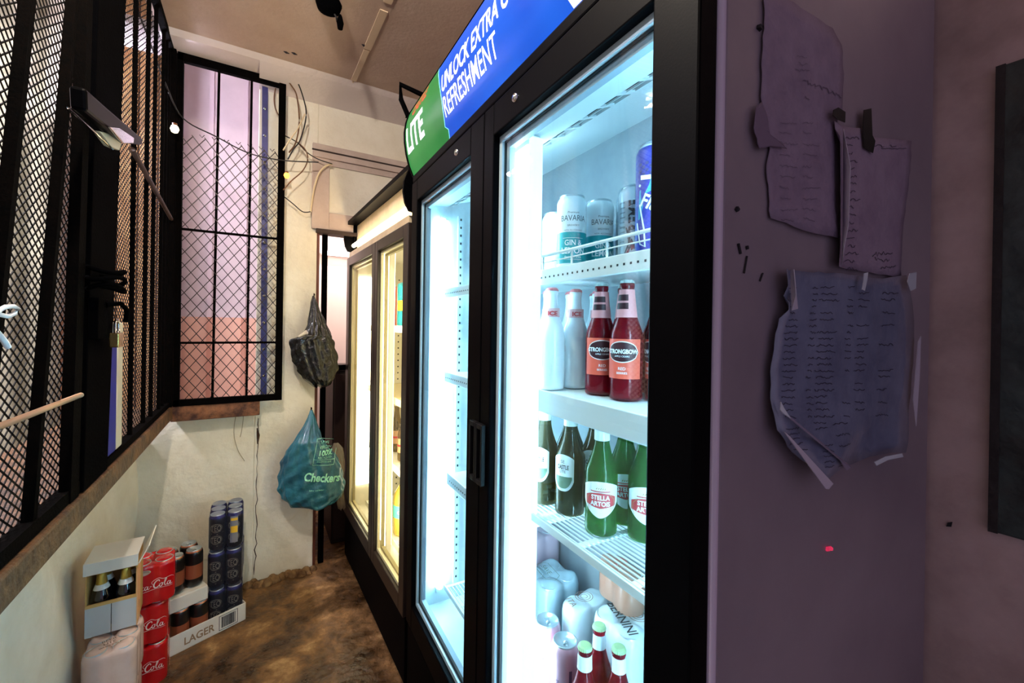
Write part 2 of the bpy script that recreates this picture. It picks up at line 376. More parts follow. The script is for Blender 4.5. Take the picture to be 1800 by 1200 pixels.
# sign
prof = [(.436, 1.868), (.420, 1.905), (.409, 1.945), (.403, 1.985), (.402, 2.02), (.407, 2.055), (.418, 2.09), (.436, 2.12), (.468, 2.14)]
def signw(z):
    for (w0, z0), (w1, z1) in zip(prof, prof[1:]):
        if z0 <= z <= z1: t = (z-z0)/(z1-z0); return w0+(w1-w0)*t
    return prof[0][0] if z < prof[0][1] else prof[-1][0]
def green_edge(z): return 1.135+.055*((z-1.96)/.12)**2-(.02 if z < 1.9 else 0)
def sign_mat(name, c1, c2, e):
    m = mat(name, c1, .3, spec=.2); nt = m.node_tree; bs = nt.nodes['Principled BSDF']
    tc = nt.nodes.new('ShaderNodeTexCoord'); n = nt.nodes.new('ShaderNodeTexNoise'); n.inputs['Scale'].default_value = 4
    r = nt.nodes.new('ShaderNodeValToRGB'); r.color_ramp.elements[0].position = .3; r.color_ramp.elements[1].position = .7
    r.color_ramp.elements[0].color = lin(c1); r.color_ramp.elements[1].color = lin(c2)
    nt.links.new(tc.outputs['Object'], n.inputs['Vector']); nt.links.new(n.outputs['Fac'], r.inputs['Fac'])
    bs.inputs['Base Color'].default_value = [q*.25 for q in lin(c1)[:3]]+[1]; nt.links.new(r.outputs['Color'], bs.inputs['Emission Color']); bs.inputs['Emission Strength'].default_value = e
    return m
def strip_patch(mb, la, lb, off=0, mi=0):
    """sign skin between two l(z) edges"""
    nz = 24; nl = 14
    def fn(u, v):
        z = 1.868+v*(2.14-1.868); a = la(z) if callable(la) else la; c = lb(z) if callable(lb) else lb
        return (signw(z)-off, a+(c-a)*u, z)
    mb.grid(fn, nl, nz, mi)
b = P1(); strip_patch(b, L1-.006, green_edge); sg = b.build('sign_panel', sign_mat('sign_green', (34, 128, 62), (70, 160, 84), .28), fr, label='green lit sign panel')
b = P1(); strip_patch(b, green_edge, L0+.01); sb = b.build('sign_panel', sign_mat('sign_blue', (8, 72, 196), (26, 104, 226), .36), fr, label='blue lit sign panel')
b = P1(); strip_patch(b, lambda z: green_edge(z)+.0025, lambda z: green_edge(z)-.0015, .0008); b.build('dividing_line', mat('sign_cyan', (120, 200, 240), .4, emit=(120, 200, 240), estr=.3), sb)
LET = mat('sign_lettering', (245, 248, 255), .4, emit=(245, 248, 255), estr=.35)
def smap(l0, z0): return lambda x, y: (signw(z0+y)-.0014, l0-x, z0+y)
b = P1()
b.text('UNLOCK EXTRA COLD', .068, smap(1.13, 1.984), align='LEFT', sx=.66, bold=.0012, fine=.012)
b.text('REFRESHMENT', .074, smap(1.13, 1.918), align='LEFT', sx=.66, bold=.0004, fine=.012)
b.build('lettering', LET, sb)
b = P1(); b.text('LITE', .118, smap(1.487, 1.938), align='LEFT', sx=.86, bold=.003, fine=.012); b.build('lettering', LET, sg)
b = P1(); b.text('CASTLE', .05, smap(1.43, 2.045), align='LEFT', sx=.9, bold=.001, fine=.012); b.build('lettering', mat('sign_red', (196, 60, 50), .4, emit=(200, 60, 50), estr=.3), sg, label='red lettering above the white word')
# white slanted shape at the near end of the sign
b = P1()
def quad(p00, p10, p11, p01):
    def fn(u, v):
        x = (p00[0]*(1-u)+p10[0]*u)*(1-v)+(p01[0]*(1-u)+p11[0]*u)*v; z = (p00[1]*(1-u)+p10[1]*u)*(1-v)+(p01[1]*(1-u)+p11[1]*u)*v
        return (signw(z)-.0016, x, z)
    b.grid(fn, 6, 10)
quad((.574, 1.872), (.552, 1.872), (.50, 1.99), (.588, 1.905)); quad((.588, 1.905), (.50, 1.99), (.47, 2.06), (.50, 2.06))
quad((.536, 1.872), (.515, 1.872), (.44, 2.02), (.475, 2.02))
b.build('emblem', LET, sb)
b = P1()
for l in (L1-.006, L0+.002):
    b.prism([(w_-.004, l, z) for w_, z in prof]+[(.50, l, 2.14), (.50, l, 1.868)], (0, .008, 0))
b.box((.46, L0+.01, 2.132), (.75, L1-.002, 2.146)); b.prism([(.43, L0+.01, 2.117), (.468, L0+.01, 2.146), (.48, L0+.01, 2.140), (.44, L0+.01, 2.112)], (0, L1-L0-.012, 0))
b.build('sign_frame', BLACK, fr)
# bracket on top at the far end
b = P1()
a1 = F1.at(703, 148, 'l', 1.56); a2 = F1.at(705, 175, 'l', 1.56); a3 = F1.at(718, 205, 'l', 1.52); a4 = F1.at(745, 168, 'l', 1.50)
b.tube([a3, a2, a1, a4, a4+Vector((.10, -.02, -.02))], .010, 4); b.build('bracket', BLACKM, fr, .002, label='black steel bracket at the far top corner')
# doors
PANE = pane_mat('fridge_glass', (240, 250, 252), .05)
def ring(mb, w0, w1, l0, l1, z0, z1, t, mi=0, tz=None, tn=None):
    tz = tz or t
    mb.box((w0, l0, z0), (w1, l0+(tn or t), z1), mi); mb.box((w0, l1-t, z0), (w1, l1, z1), mi)
    mb.box((w0, l0+t, z0), (w1, l1-t, z0+tz), mi); mb.box((w0, l0+t, z1-tz), (w1, l1-t, z1), mi)
def door1(la, lb, ga, gb, hl, lock):
    dr = P1(); z0, z1 = .292, 1.842
    # stiles and rails round the glass ga..gb , .374..1.770
    dr.box((.43, la, z0), (.463, ga, z1)); dr.box((.43, gb, z0), (.463, lb, z1))
    dr.box((.43, ga, z0), (.463, gb, .374)); dr.box((.43, ga, 1.770), (.463, gb, z1))
    d = dr.build('door', BLACK, fr, .003)
    g = P1(); g.box((.4455, ga, .374), (.4485, gb, 1.770)); g.build('glass_pane', PANE, d)
    g = P1(); ring(g, .446, .460, ga, gb, .374, 1.770, .013, tn=.003); g.build('pane_trim', ALU, d, label='silver pane edge trim')
    g = P1(); ring(g, .452, .456, ga+.002, gb-.013, .387, 1.757, .004, tn=.002); g.build('pane_seal', DARKG, d)
    g = P1(); ring(g, .456, .470, ga+.002, gb-.015, .389, 1.755, .016, tn=.003); g.build('gasket', GASKET, d)
    s = 1 if hl > .91 else -1
    g = P1(); ring(g, .418, .4305, hl-.017, hl+.017, .975, 1.115, .007, tz=.012); g.build('handle', mat('handle_grey', (14, 14, 17), .5, spec=.2), d, .002, label='dark grey recessed handle')
    g = P1(); lp = F1.at(lock[0], lock[1], 'w', .43)
    g.T = None; m = MB()
    ax = MB(lambda v: F1.T(Vector((lp.x-v.z, lp.y+v.x, lp.z+v.y)))); ax.lathe([(0, .006), (.004, .006), (.0045, .003), (.008, .004), (.009, 0), (.009, -.001)], 16); ax.build('lock', CHROME, d, label='round chrome lock')
    return d
door1(L0+.002, .909, .400, .861, .893, (906, 172))
door1(.912, L1-.003, .988, 1.440, .929, (803, 268))
# centre light post, side tubes
LEDC = (200, 238, 255)
glow = mat('led_glow', LEDC, .4, emit=LEDC, estr=6)
glow2 = mat('led_tube_glow', LEDC, .4, emit=(176, 230, 255), estr=16)
b = P1(); b.box((.486, .800, .36), (.520, .900, 1.766)); pst = b.build('light_post', WHITE, fr, .006)
b = P1(); b.box((.4835, .850, .40), (.4865, .893, 1.74)); b.box((.4835, .801, .40), (.4865, .848, 1.74)); b.build('diffuser', glow, pst, label='glowing white lamp cover')
b = P1(); b.box((.487, .7985, .37), (.522, .8005, 1.76)); b.build('diffuser', mat('led_soft', LEDC, .4, emit=LEDC, estr=.55), pst, label='softly glowing side of the lamp cover')
b = P1(); b.box((.5195, .81, .40), (.523, .89, 1.74)); b.build('diffuser', glow, pst, label='glowing white lamp cover, shelf side')
for l, s in ((L1-.048, -1), (L0+.048, 1)):
    b = P1(); b.tube([(.535, l+s*.010, .405), (.527, l+s*.010, 1.72)], .010, 10); tb = b.build('lamp_tube', glow2, fr)
    for z in (.395, 1.72): b = P1(); b.box((.522, l, z-.004), (.546, l+s*.016, z+.012)); b.build('tube_clip', ALU, tb)
# shelf standards with holes
b = P1()
for l, s in ((L1-.045, -1), (L0+.045, 1)):
    for w_ in (.60, .74): b.box((w_-.010, l, .40), (w_+.010, l+s*.004, 1.74), 0)
for l, s in ((L1-.0495, -1),):
    for w_ in (.60, .74):
        for k in range(46): b.box((w_-.003, l, .42+k*.029), (w_+.003, l+s*.0006, .428+k*.029), 1)
b.build('shelf_standard', [WHITE, DARKG], fr)
# shelves
WIRE = mat('white_wire', (232, 240, 240), .35)
def shelf_solid(name, la, lb, z, h, rail, wf=.530, wb=.80):
    b = P1(); b.box((wf, la, z-.012), (wb, lb, z)); b.box((wf-.006, la, z-h), (wf, lb, z+.004))
    s = b.build('shelf', WHITE, fr, .002)
    if rail:
        b = P1(); b.tube([(wf-.003, la, z+rail), (wf-.003, lb, z+rail)], .0035, 6); b.tube([(wf-.003, la, z+rail*.55), (wf-.003, lb, z+rail*.55)], .0015, 5)
        n = max(2, int((lb-la)/.1))
        for i in range(n+1): l = la+.004+(lb-la-.008)*i/n; b.tube([(wf-.003, l, z), (wf-.003, l, z+rail)], .0025, 5)
        b.build('front_rail', WIRE, s)
    if name == 'plain_shelf': return s
    b = P1()
    k = 0; l = la+.02
    while l < lb-.02:
        b.box((wf-.0066, l, z-h*.55), (wf-.0058, l+.004, z-h*.55+.004)); l += .016
    b.build('perforations', DARKG, s)
    return s
def shelf_wire(la, lb, z, wf=.512, wb=.80):
    b = P1()
    w_ = wf+.008
    while w_ < wb:
        b.tube([(w_, la, z-.002), (w_, lb, z-.002)], .0018, 4); w_ += .0115
    l = lb-.115
    while l > la+.03:
        b.box((wf, l-.007, z-.007), (wb, l+.007, z-.0025)); l -= .142
    for w_ in (wf, wb): b.box((w_-.004, la, z-.009), (w_+.004, lb, z-.001))
    b.box((wf-.005, la, z-.012), (wf-.001, lb, z+.003))
    b.box((wf, la, z-.012), (wb, la+.006, z)); b.box((wf, lb-.012, z-.012), (wb, lb, z))
    return b.build('wire_shelf', WIRE, fr)
SA, SB, SC, SD = 1.465, 1.198, .925, .452
shelf_solid('shelf', L0+.05, .905, SA, .030, .034); shelf_solid('shelf', .915, L1-.075, SA, .028, 0)
shelf_solid('plain_shelf', L0+.05, .905, SB, .045, 0, wf=.527); shelf_solid('shelf', .915, L1-.10, SB-.02, .03, 0)
shelf_wire(L0+.05, .905, SC); shelf_solid('shelf', .915, L1-.14, .84, .035, 0)
shelf_wire(.915, L1-.13, SD, wf=.53); shelf_wire(L0+.05, .905, SD, wf=.53)

# ================================================================== WARM-LIT FRIDGE (behind)
f2 = thing('display_fridge', 'two-door drinks fridge with warm yellow light and a bare tube in its header', 'fridge', F2.root(), -F2.a)
def P2(): return MB(F2.T)
A0, A1 = 1.56, 2.655
BRN = mat('brown_black_frame', (34, 24, 20), .4)
CREAM = mat('cream_fascia', (226, 206, 170), .45, var=(206, 182, 146), vscale=12)
WLIN = mat('warm_liner', (236, 232, 218), .4)
b = P2(); b.box((.555, A0, FLOOR+.05), (1.15, A0+.03, 1.95)); b.box((.555, A1-.03, FLOOR+.05), (1.15, A1, 1.95)); b.box((1.12, A0, FLOOR+.05), (1.15, A1, 1.95)); b.box((.60, A0, 1.93), (1.15, A1, 1.95)); b.build('cabinet', BLACK, f2, .004)
b = P2(); b.box((.535, A0, FLOOR+.03), (.60, A1, .235)); b.build('kick_panel', KICK, f2, .004)
b = P2(); b.box((.575, A0+.03, 1.745), (.585, A1-.012, 1.925)); b.box((.535, A0+.03, 1.728), (.575, A1-.01, 1.762)); b.build('fascia', CREAM, f2, .003, label='cream fascia behind the bare tube')
b = P2()
for l in (A1-.012, A0): b.prism([(.527, l, 1.77), (.512, l, 1.80), (.505, l, 1.84), (.508, l, 1.88), (.524, l, 1.925), (.55, l, 1.95), (.60, l, 1.95), (.60, l, 1.76)], (0, .014, 0))
b.box((.524, A0, 1.925), (.62, A1, 1.945))
b.build('header_frame', BLACK, f2)
WARM = (255, 236, 196)
b = P2(); b.tube([(.552, A0+.05, 1.80), (.552, A1-.05, 1.80)], .011, 10); b.build('lamp_tube', mat('warm_tube_glow', WARM, .4, emit=WARM, estr=7), f2, label='glowing warm lamp tube')
# liner
WBK = .98
b = P2(); b.box((.56, A0+.03, .25), (WBK, A0+.055, 1.745)); b.box((.56, A1-.055, .25), (WBK, A1-.03, 1.745)); b.box((.56, A0+.03, .25), (WBK, A1-.03, .275)); b.box((.56, A0+.03, 1.72), (WBK, A1-.03, 1.745)); b.box((WBK, A0+.03, .25), (WBK+.02, A1-.03, 1.745))
b.build('liner', WLIN, f2)
b = P2(); b.box((.80, A1-.059, .30), (.845, A1-.055, 1.66), 0)
for k in range(34): b.box((.818, A1-.0600, .36+k*.038), (.826, A1-.0588, .368+k*.038), 1)
b.box((.90, A1-.058, .30), (.96, A1-.055, 1.66), 2)
b.build('shelf_standard', [WLIN, DARKG, mat('olive_grey', (140, 132, 104), .6)], f2)
def door2(la, lb, ga, gb):
    z0, z1, g0, g1 = .24, 1.728, .303, 1.68
    dr = P2(); dr.box((.526, la, z0), (.556, ga, z1)); dr.box((.526, gb, z0), (.556, lb, z1)); dr.box((.526, ga, z0), (.556, gb, g0)); dr.box((.526, ga, g1), (.556, gb, z1))
    d = dr.build('door', BRN, f2, .003)
    g = P2(); g.box((.538, ga, g0), (.541, gb, g1)); g.build('glass_pane', pane_mat('warm_glass', (250, 250, 240), .05), d)
    g = P2(); ring(g, .541, .552, ga, gb, g0, g1, .014); g.build('pane_trim', mat('cream_trim', (238, 228, 196), .35), d, label='cream pane edge trim')
    g = P2(); ring(g, .556, .570, ga+.012, gb-.012, g0+.012, g1-.012, .012); g.build('gasket', mat('gasket_tan', (170, 158, 118), .5), d)
    return d
door2(A0+.002, 2.026, 1.62, 1.985); door2(2.030, A1-.002, 2.085, 2.585)
b = P2(); b.box((.575, 1.955, .28), (.60, 2.055, 1.72)); pst2 = b.build('light_post', WLIN, f2, .004)
wg = mat('warm_led_glow', (255, 240, 200), .4, emit=(255, 242, 214), estr=3.5)
b = P2(); b.box((.572, 1.97, .32), (.5755, 2.045, 1.70)); b.box((.60, 1.965, .32), (.603, 2.045, 1.70)); b.build('diffuser', wg, pst2, label='glowing warm lamp cover')
b = P2(); b.box((.585, A1-.066, .40), (.665, A1-.0555, 1.62)); b.build('side_lamp', wg, f2, label='glowing warm side lamp')
b = P2(); b.box((.585, A0+.0555, .40), (.665, A0+.066, 1.62)); b.build('side_lamp', wg, f2, label='glowing warm side lamp')
for z in (1.335, .985, .66, .30):
    b = P2(); b.box((.64, A0+.06, z-.012), (.97, A1-.07, z)); b.box((.635, A0+.06, z-.03), (.64, A1-.07, z+.004))
    b.build('shelf', WLIN if z != .985 else mat('shelf_tan', (196, 180, 140), .5), f2, .002)


# ================================================================== PRODUCTS IN THE COOL-LIT FRIDGE
LID = mat('can_lid', (196, 204, 210), .3, metal=.7)
def canprof(h, r=.033, neck=.0272):
    return [(0, .004), (.022, .002), (.028, .006), (r, .016), (r, h*.25), (r, h*.45), (r, h*.5), (r, h*.62), (r, h*.8), (r, h-.016), (r-.003, h-.008), (neck, h-.004)]
def lid_mb(h, neck=.0272):
    b = MB(); b.lathe([(neck, h-.005), (neck+.0006, h), (neck-.0014, h+.0003), (neck-.0022, h-.005), (0, h-.005)], 24); return b
def tab_mb(h):
    b = MB(); b.prism([(-.006, -.004, h-.0045), (.006, -.004, h-.0045), (.007, .010, h-.0045), (-.007, .010, h-.0045)], (0, 0, .0015)); b.tube([(0, -.004, h-.004), (0, -.012, h-.004)], .005, 8); return b
def cyl(r, z0, off=.0005, phi0=-PI/2):
    return lambda x, y: ((r+off)*math.cos(phi0+x/r), (r+off)*math.sin(phi0+x/r), z0+y)
def make_can(name, label, cat, h, mats, bands, decor=None, group=None, seg=28):
    t = thing(name, label, cat, (0, 0, -9), 0, group)
    b = MB(); b.lathe(canprof(h), seg, mi=bands)
    bd = b.build('body', mats, t)
    if decor: decor(bd, h)
    ld = lid_mb(h).build('lid', LID, t); tab_mb(h).build('tab', LID, ld)
    return t
def face(P):            # rotation that turns a thing's front (-y) to the camera
    return math.atan2(EYE.y-P[1], EYE.x-P[0])+PI/2
def put(o, P, turn=0, lean=None):
    o.location = P; o.rotation_euler = (0, 0, face(P)+turn)
def patch(mb, r, a0, a1, zlo, zhi, mi=0, n=12, off=.0006, phi0=-PI/2):
    def fn(u, v):
        q = a0+(a1-a0)*u; x = (u*2-1)
        lo = zlo(x) if callable(zlo) else zlo; hi = zhi(x) if callable(zhi) else zhi
        return ((r+off)*math.cos(phi0+q), (r+off)*math.sin(phi0+q), lo+(hi-lo)*v)
    mb.grid(fn, n, 3, mi)
CANW = mat('can_white', (232, 242, 246), .3, coat=.4); TEAL = mat('can_teal', (20, 160, 168), .3, coat=.4); SILV = mat('can_silver', (176, 188, 196), .28, metal=.5)
CYANM = mat('can_cyan', (20, 160, 196), .35); BLUEM = mat('can_blue', (4, 34, 160), .35, coat=.05, spec=.3)
PURPK = mat('can_pink', (212, 160, 176), .28, metal=.25, coat=.3); REDO = mat('can_coral', (206, 84, 72), .3, coat=.3)
WTX = mat('print_white', (244, 248, 250), .5); GTX = mat('print_grey', (84, 98, 108), .6); BTX = mat('print_black', (22, 24, 30), .6); CRED = mat('print_crimson', (120, 20, 36), .5)
G1 = 'white and teal cans on the top shelf'
def dec_teal(bd, h):
    b = MB(); b.text('BAVARIA', .018, cyl(.033, .108), sx=.8); b.text('BREWERY', .006, cyl(.033, .096)); b.text('Premium', .007, cyl(.033, .124)); b.text('NON ALCOHOLIC', .005, cyl(.033, .086)); b.build('print', GTX, bd)
    b = MB(); b.text('GIN &', .017, cyl(.033, .055), sx=.85, bold=.0002); b.text('LEMON', .019, cyl(.033, .037), sx=.85, bold=.0003); b.text('flavoured drink', .006, cyl(.033, .028))
    patch(b, .033, -.7, .7, .0705, .0712); patch(b, .033, -.6, .6, .024, .0246); b.build('lettering', WTX, bd)
ct = make_can('drinks_can', 'tall white and teal can, front of its pair on the top shelf, fully in view', 'can', .168, [CANW, TEAL], lambda z, k: 1 if .016 < z < .080 else 0, dec_teal, G1)
P = F1.W(.585, .772, SA); put(ct, P, .12)
P = F1.W(.66, .765, SA); put(dup(ct, P, 0, 'white and teal can standing right behind the front one on the top shelf', G1), P, .3)
# pack of black and white energy cans under clear film
FILM = glassy('shrink_film', (248, 251, 253), .06, (200, 215, 225), .12)
FROST = glassy('frosted_film', (236, 246, 250), .62, (222, 236, 242), .25)
def packhull(mb, nx, ny, p, h, r=.033, dip=.014, mi=0, grow=.002, z0=.001, puff=.0):
    hx = (nx-1)*p/2; hy = (ny-1)*p/2; cs = [(-hx+i*p, -hy+j*p) for i in range(nx) for j in range(ny)]
    def rad(a):
        dx, dy = math.cos(a), math.sin(a); best = 0
        # support of the hull of the can circles (rounded rectangle), with slight waists between cans
        lo, hi = 0, 1
        for _ in range(22):
            m = (lo+hi)/2; x, y = dx*m, dy*m; qx = max(abs(x)-hx, 0); qy = max(abs(y)-hy, 0)
            if math.hypot(qx, qy) < r+grow: lo = m
            else: hi = m
        x, y = dx*lo, dy*lo; dm = min(math.hypot(x-c[0], y-c[1]) for c in cs)
        return lo-min(.007, max(0, dm-r)*.55)
    N = 72; R = [rad(2*PI*k/N) for k in range(N)]
    def fn(u, v):
        k = int(round(u*N)) % N; a = 2*PI*k/N
        if v <= .5:
            t = v/.5; z = z0+(h-.008-z0)*t; s = 1-.035*(t > .94)-.02*(t < .06)
            return (R[k]*math.cos(a)*s, R[k]*math.sin(a)*s, z)
        t = (v-.5)/.5; s = .965-.965*t; x, y = R[k]*math.cos(a)*s, R[k]*math.sin(a)*s
        dm = min(math.hypot(x-c[0], y-c[1]) for c in cs)
        return (x, y, h+.002-dip*max(0, min(1, (dm-r*.55)/(r*.8)))+puff*math.sin(x*90)*math.cos(y*70)*.004)
    mb.grid(fn, N, 26, mi)
    return mb
def shrink_pack(name, label, nx, ny, can_mats, bands, h, film, group=None, decor=None, p=.0665, puff=0, film_name='film', all_cans=True, dip=.014):
    t = thing(name, label, 'pack', (0, 0, -9), 0, group)
    first = None
    for i in range(nx):
        for j in range(ny):
            x, y = (i-(nx-1)/2)*p, (j-(ny-1)/2)*p
            if first is None:
                b = MB(); b.lathe(canprof(h), 20, mi=bands); first = b.build('can', can_mats, t)
                if decor: decor(first, h)
                lid_mb(h).build('lid', LID, first); first.location = (x, y, .001)
            else:
                c = first.copy(); COL.objects.link(c); c.parent = t; c.location = (x, y, .001)
                for g in first.children: d = g.copy(); COL.objects.link(d); d.parent = c
    b = MB(); packhull(b, nx, ny, p, h+.004, puff=puff, dip=dip); f = b.build(film_name, film, t)
    return t, f
def dec_x(bd, h):
    b = MB()
    def vm(x, y): return cyl(.033, .085)(-y+.006, x)      # rotated text running up the can
    b.text('XTREME', .030, vm, sx=.9, bold=.001)
    for k in range(9): b.text(random.choice(['energy', 'drink', 'power', 'mixed']), .006, cyl(.033, .05+k*.010, phi0=-PI/2-.9)); 
    patch(b, .033, .5, .62, .03, .14); patch(b, .033, .7, .76, .03, .12)
    b.ribbon([(-.025, .02), (-.01, .05), (-.02, .08)], [.002, .010, .002], cyl(.033, 0)); b.build('print', BTX, bd)
    b = MB(); b.ribbon([(-.022, .022), (-.006, .044), (.012, .030)], [.002, .016, .003], cyl(.033, 0, .0007)); b.build('mark', CRED, bd)
xp, xf = shrink_pack('drinks_pack', 'clear-wrapped pack of silver cans with tall upright black letters on the top shelf', 1, 2, [SILV, CANW], lambda z, k: 1 if z > .12 else 0, .168, FILM, decor=dec_x)
P = F1.W(.680, .680, SA); put(xp, P, .1)
def dec_fish(bd, h):
    b = MB(); b.ribbon([(-.026, .060), (-.018, .105), (.0, .118), (.02, .112), (.03, .10)], [.004, .016, .022, .014, .004], cyl(.033, 0, .0005)); b.build('wave', CYANM, bd)
    b = MB(); b.ribbon([(-.03, .055), (-.022, .018), (-.012, .012), (-.014, .04), (-.024, .085)], .003, cyl(.033, 0, .0009)); b.ribbon([(-.026, .118), (0, .104), (.03, .098)], .004, cyl(.033, 0, .0009))
    def sl(x, y): c, s = math.cos(-.5), math.sin(-.5); return cyl(.033, .072, .0009)(x*c-y*s-.002, x*s+y*c)
    b.text('FISH', .030, sl, sx=.9, bold=.0008); b.box((-.02, -.0345, .124), (-.004, -.0335, .131)); b.build('lettering', WTX, bd)
    b = MB()
    for i in range(7):
        for j in range(4):
            if (i+j) % 2: patch(b, .033, -.8+i*.2, -.64+i*.2, .132+j*.006, .137+j*.006, n=2)
    b.build('check_pattern', mat('print_navy', (20, 30, 120), .5), bd)
fc = make_can('drinks_can', 'bright blue and turquoise can with slanted white letters, right end of top shelf', 'can', .190, [BLUEM, CANW], lambda z, k: 1 if z > .178 else 0, dec_fish)
P = F1.W(.574, .522, SA); put(fc, P, -.1)
b = MB(); packhull(b, 1, 1, .066, .194, grow=.003); b.build('film', FILM, fc, label='clear film round the can')
# pale cans further along the top shelf, half hidden behind the light post
pc = make_can('drinks_can', 'pale lilac can at the left of the top shelf beside the light post', 'can', .150, [mat('can_pale', (206, 214, 226), .3, coat=.3), mat('can_plum', (130, 84, 110), .35)], lambda z, k: 1 if .03 < z < .05 else 0)
P = F1.W(.60, .855, SA); put(pc, P, .5)
for (w_, l, lab) in ((.672, .85, 'pale can, middle of the three beside the light post on the top shelf'), (.742, .845, 'pale can at the back left of the top shelf')):
    P = F1.W(w_, l, SA); put(dup(pc, P, 0, lab), P, .8)
for o in [pc]+[q for q in COL.objects if q.name.startswith('drinks_can') and q.get('label', '').startswith('pale can')]: o['group'] = 'pale cans by the light post on the top shelf'

# bottles
def bprof(H=.232, r=.0305, neck=.0135):
    k = H/.232
    return [(0, .006), (.024, .001), (r-.001, .004), (r, .012), (r, .06*k), (r, .118*k), (r-.0012, .130*k), (.0255, .146*k), (.0195, .163*k), (.0155, .180*k), (neck, .198*k), (neck-.0005, .215*k), (neck+.001, .219*k), (neck+.001, .224*k), (neck-.001, .228*k)]
def cap_mb(H, col=None):
    b = MB(); vs = []; seg = 42
    pr = [(.0, H+.002), (.010, H+.0018), (.0135, H-.0006), (.0150, H-.006)]
    for i, (r, z) in enumerate(pr):
        for k in range(seg):
            a = 2*PI*k/seg; rr = r*(1+(.05 if k % 2 else -.02)*(i == 3)); vs.append((rr*math.cos(a), rr*math.sin(a), z))
    fs = [(i*seg+k, i*seg+(k+1) % seg, (i+1)*seg+(k+1) % seg, (i+1)*seg+k) for i in range(3) for k in range(seg)]
    b.add(vs, fs, 0, False); return b
def make_bottle(name, label, glass, cap, deco, group=None, H=.232, r=.0305, liquid=None, cat='bottle'):
    t = thing(name, label, cat, (0, 0, -9), 0, group)
    b = MB(); b.lathe(bprof(H, r), 28); bd = b.build('body', glass, t)
    if liquid:
        b = MB(); b.lathe([(0, .008)]+[(max(q[0]-.002, .001), q[1]+.002) for q in bprof(H, r)[2:10]]+[(0, bprof(H, r)[9][1]+.002)], 24); b.build('drink', liquid, t)
    cap_mb(H).build('cap', cap, t)
    deco(t, H, r)
    return t
RGL = glassy('red_glass', (220, 90, 110), .34, (130, 26, 44), .05)
RLQ = mat('red_drink', (150, 24, 44), .25, coat=.6)
CAPS = mat('cap_silver', (200, 208, 206), .3, metal=.6); CAPW = mat('cap_white', (238, 240, 236), .4); CAPG = mat('cap_green', (176, 200, 150), .4)
CORAL = mat('label_coral', (232, 92, 70), .5); PINKL = mat('label_pink', (238, 150, 150), .5)
def dec_red(t, H, r):
    b = MB(); patch(b, r, -1.15, 1.15, .045, .122); lb = b.build('front_label', CORAL, t)
    b = MB(); patch(b, r, -.98, .98, lambda x: .097-.021*math.sqrt(max(0, 1-x*x)), lambda x: .097+.021*math.sqrt(max(0, 1-x*x)), off=.001); b.build('oval', mat('label_cream', (240, 220, 214), .5), lb)
    b = MB(); patch(b, r, -.92, .92, lambda x: .097-.019*math.sqrt(max(0, 1-x*x)), lambda x: .097+.019*math.sqrt(max(0, 1-x*x)), off=.0014); b.build('oval_fill', mat('label_maroon', (60, 16, 26), .5), lb)
    b = MB(); b.text('STRONGBOW', .0115, cyl(r, .094, .002), sx=.78, bold=.0004); b.text('APPLE CIDERS', .0045, cyl(r, .087, .002)); b.text('RED', .008, cyl(r, .062, .001)); b.text('BERRIES', .006, cyl(r, .054, .001)); b.build('lettering', WTX, lb)
    b = MB(); patch(b, .0172, -1.5, 1.5, .170, .212, off=.0002)
    for i, v in enumerate(b.v): pass
    b = MB()
    def fn(u, v):
        z = .160+v*.054; rr = .0205-(.0058)*min(1, v*1.1); a = -PI/2-1.6+3.2*u; return ((rr+.0006)*math.cos(a), (rr+.0006)*math.sin(a), z*H/.232)
    b.grid(fn, 14, 6); nl = b.build('neck_label', PINKL, t)
    b = MB()
    for z0 in (.176, .192):
        def fn2(u, v):
            z = z0+v*.012; vv = (z-.160)/.054; rr = .0205-.0058*min(1, vv*1.1)+.0013; a = -PI/2-1.1+1.5*u; return (rr*math.cos(a), rr*math.sin(a), z*H/.232)
        b.grid(fn2, 8, 2)
    b.build('neck_mark', mat('label_maroon', (60, 16, 26)), nl)
GR = 'red cider bottles on the second shelf'
rb = make_bottle('cider_bottle', 'red bottle with coral label nearest the front of the second shelf, right of its twin', RGL, CAPS, dec_red, GR, H=.238, r=.0325, liquid=RLQ)
P = F1.W(.618, .630, SB); put(rb, P, -.25)
for w_, l, tn, lab in ((.618, .706, .1, 'red bottle with coral label at the left end of the red row beside white bottles'), (.674, .588, -.9, 'red bottle at the right end of the second shelf, cut by the black door frame'), (.690, .712, .3, 'red bottle showing only its neck between the two labelled red ones'), (.735, .655, 1.2, 'red bottle at the back behind the right red bottles on the second shelf')):
    P = F1.W(w_, l, SB); put(dup(rb, P, 0, lab), P, tn)
# frosted white bottles
WGL = mat('frosted_bottle', (236, 242, 246), .3, coat=.5); REDL = mat('label_red', (206, 60, 66), .5)
def dec_white(t, H, r):
    b = MB(); patch(b, .0185, -1.2, .9, .166, .186, off=.0030); nl = b.build('neck_label', mat('label_pale_pink', (234, 178, 180), .5), t)
    b = MB(); b.text('ICE', .013, cyl(.0185, .170, .0038), bold=.0006); b.build('lettering', REDL, nl)
    b = MB(); patch(b, r, -1.7, -.75, lambda x: .045+.004*x*x, .118); sl = b.build('side_label', mat('label_white', (238, 244, 246), .5), t)
    b = MB(); b.text('ICE', .016, cyl(r, .088, .0012, -PI/2-1.22), bold=.0005, sx=.8); b.text('BREW', .008, cyl(r, .075, .0012, -PI/2-1.22), sx=.8); b.text('COOL', .007, cyl(r, .060, .0012, -PI/2-1.22), sx=.8); b.build('lettering', REDL, sl)
GW = 'frosted white bottles on the second shelf'
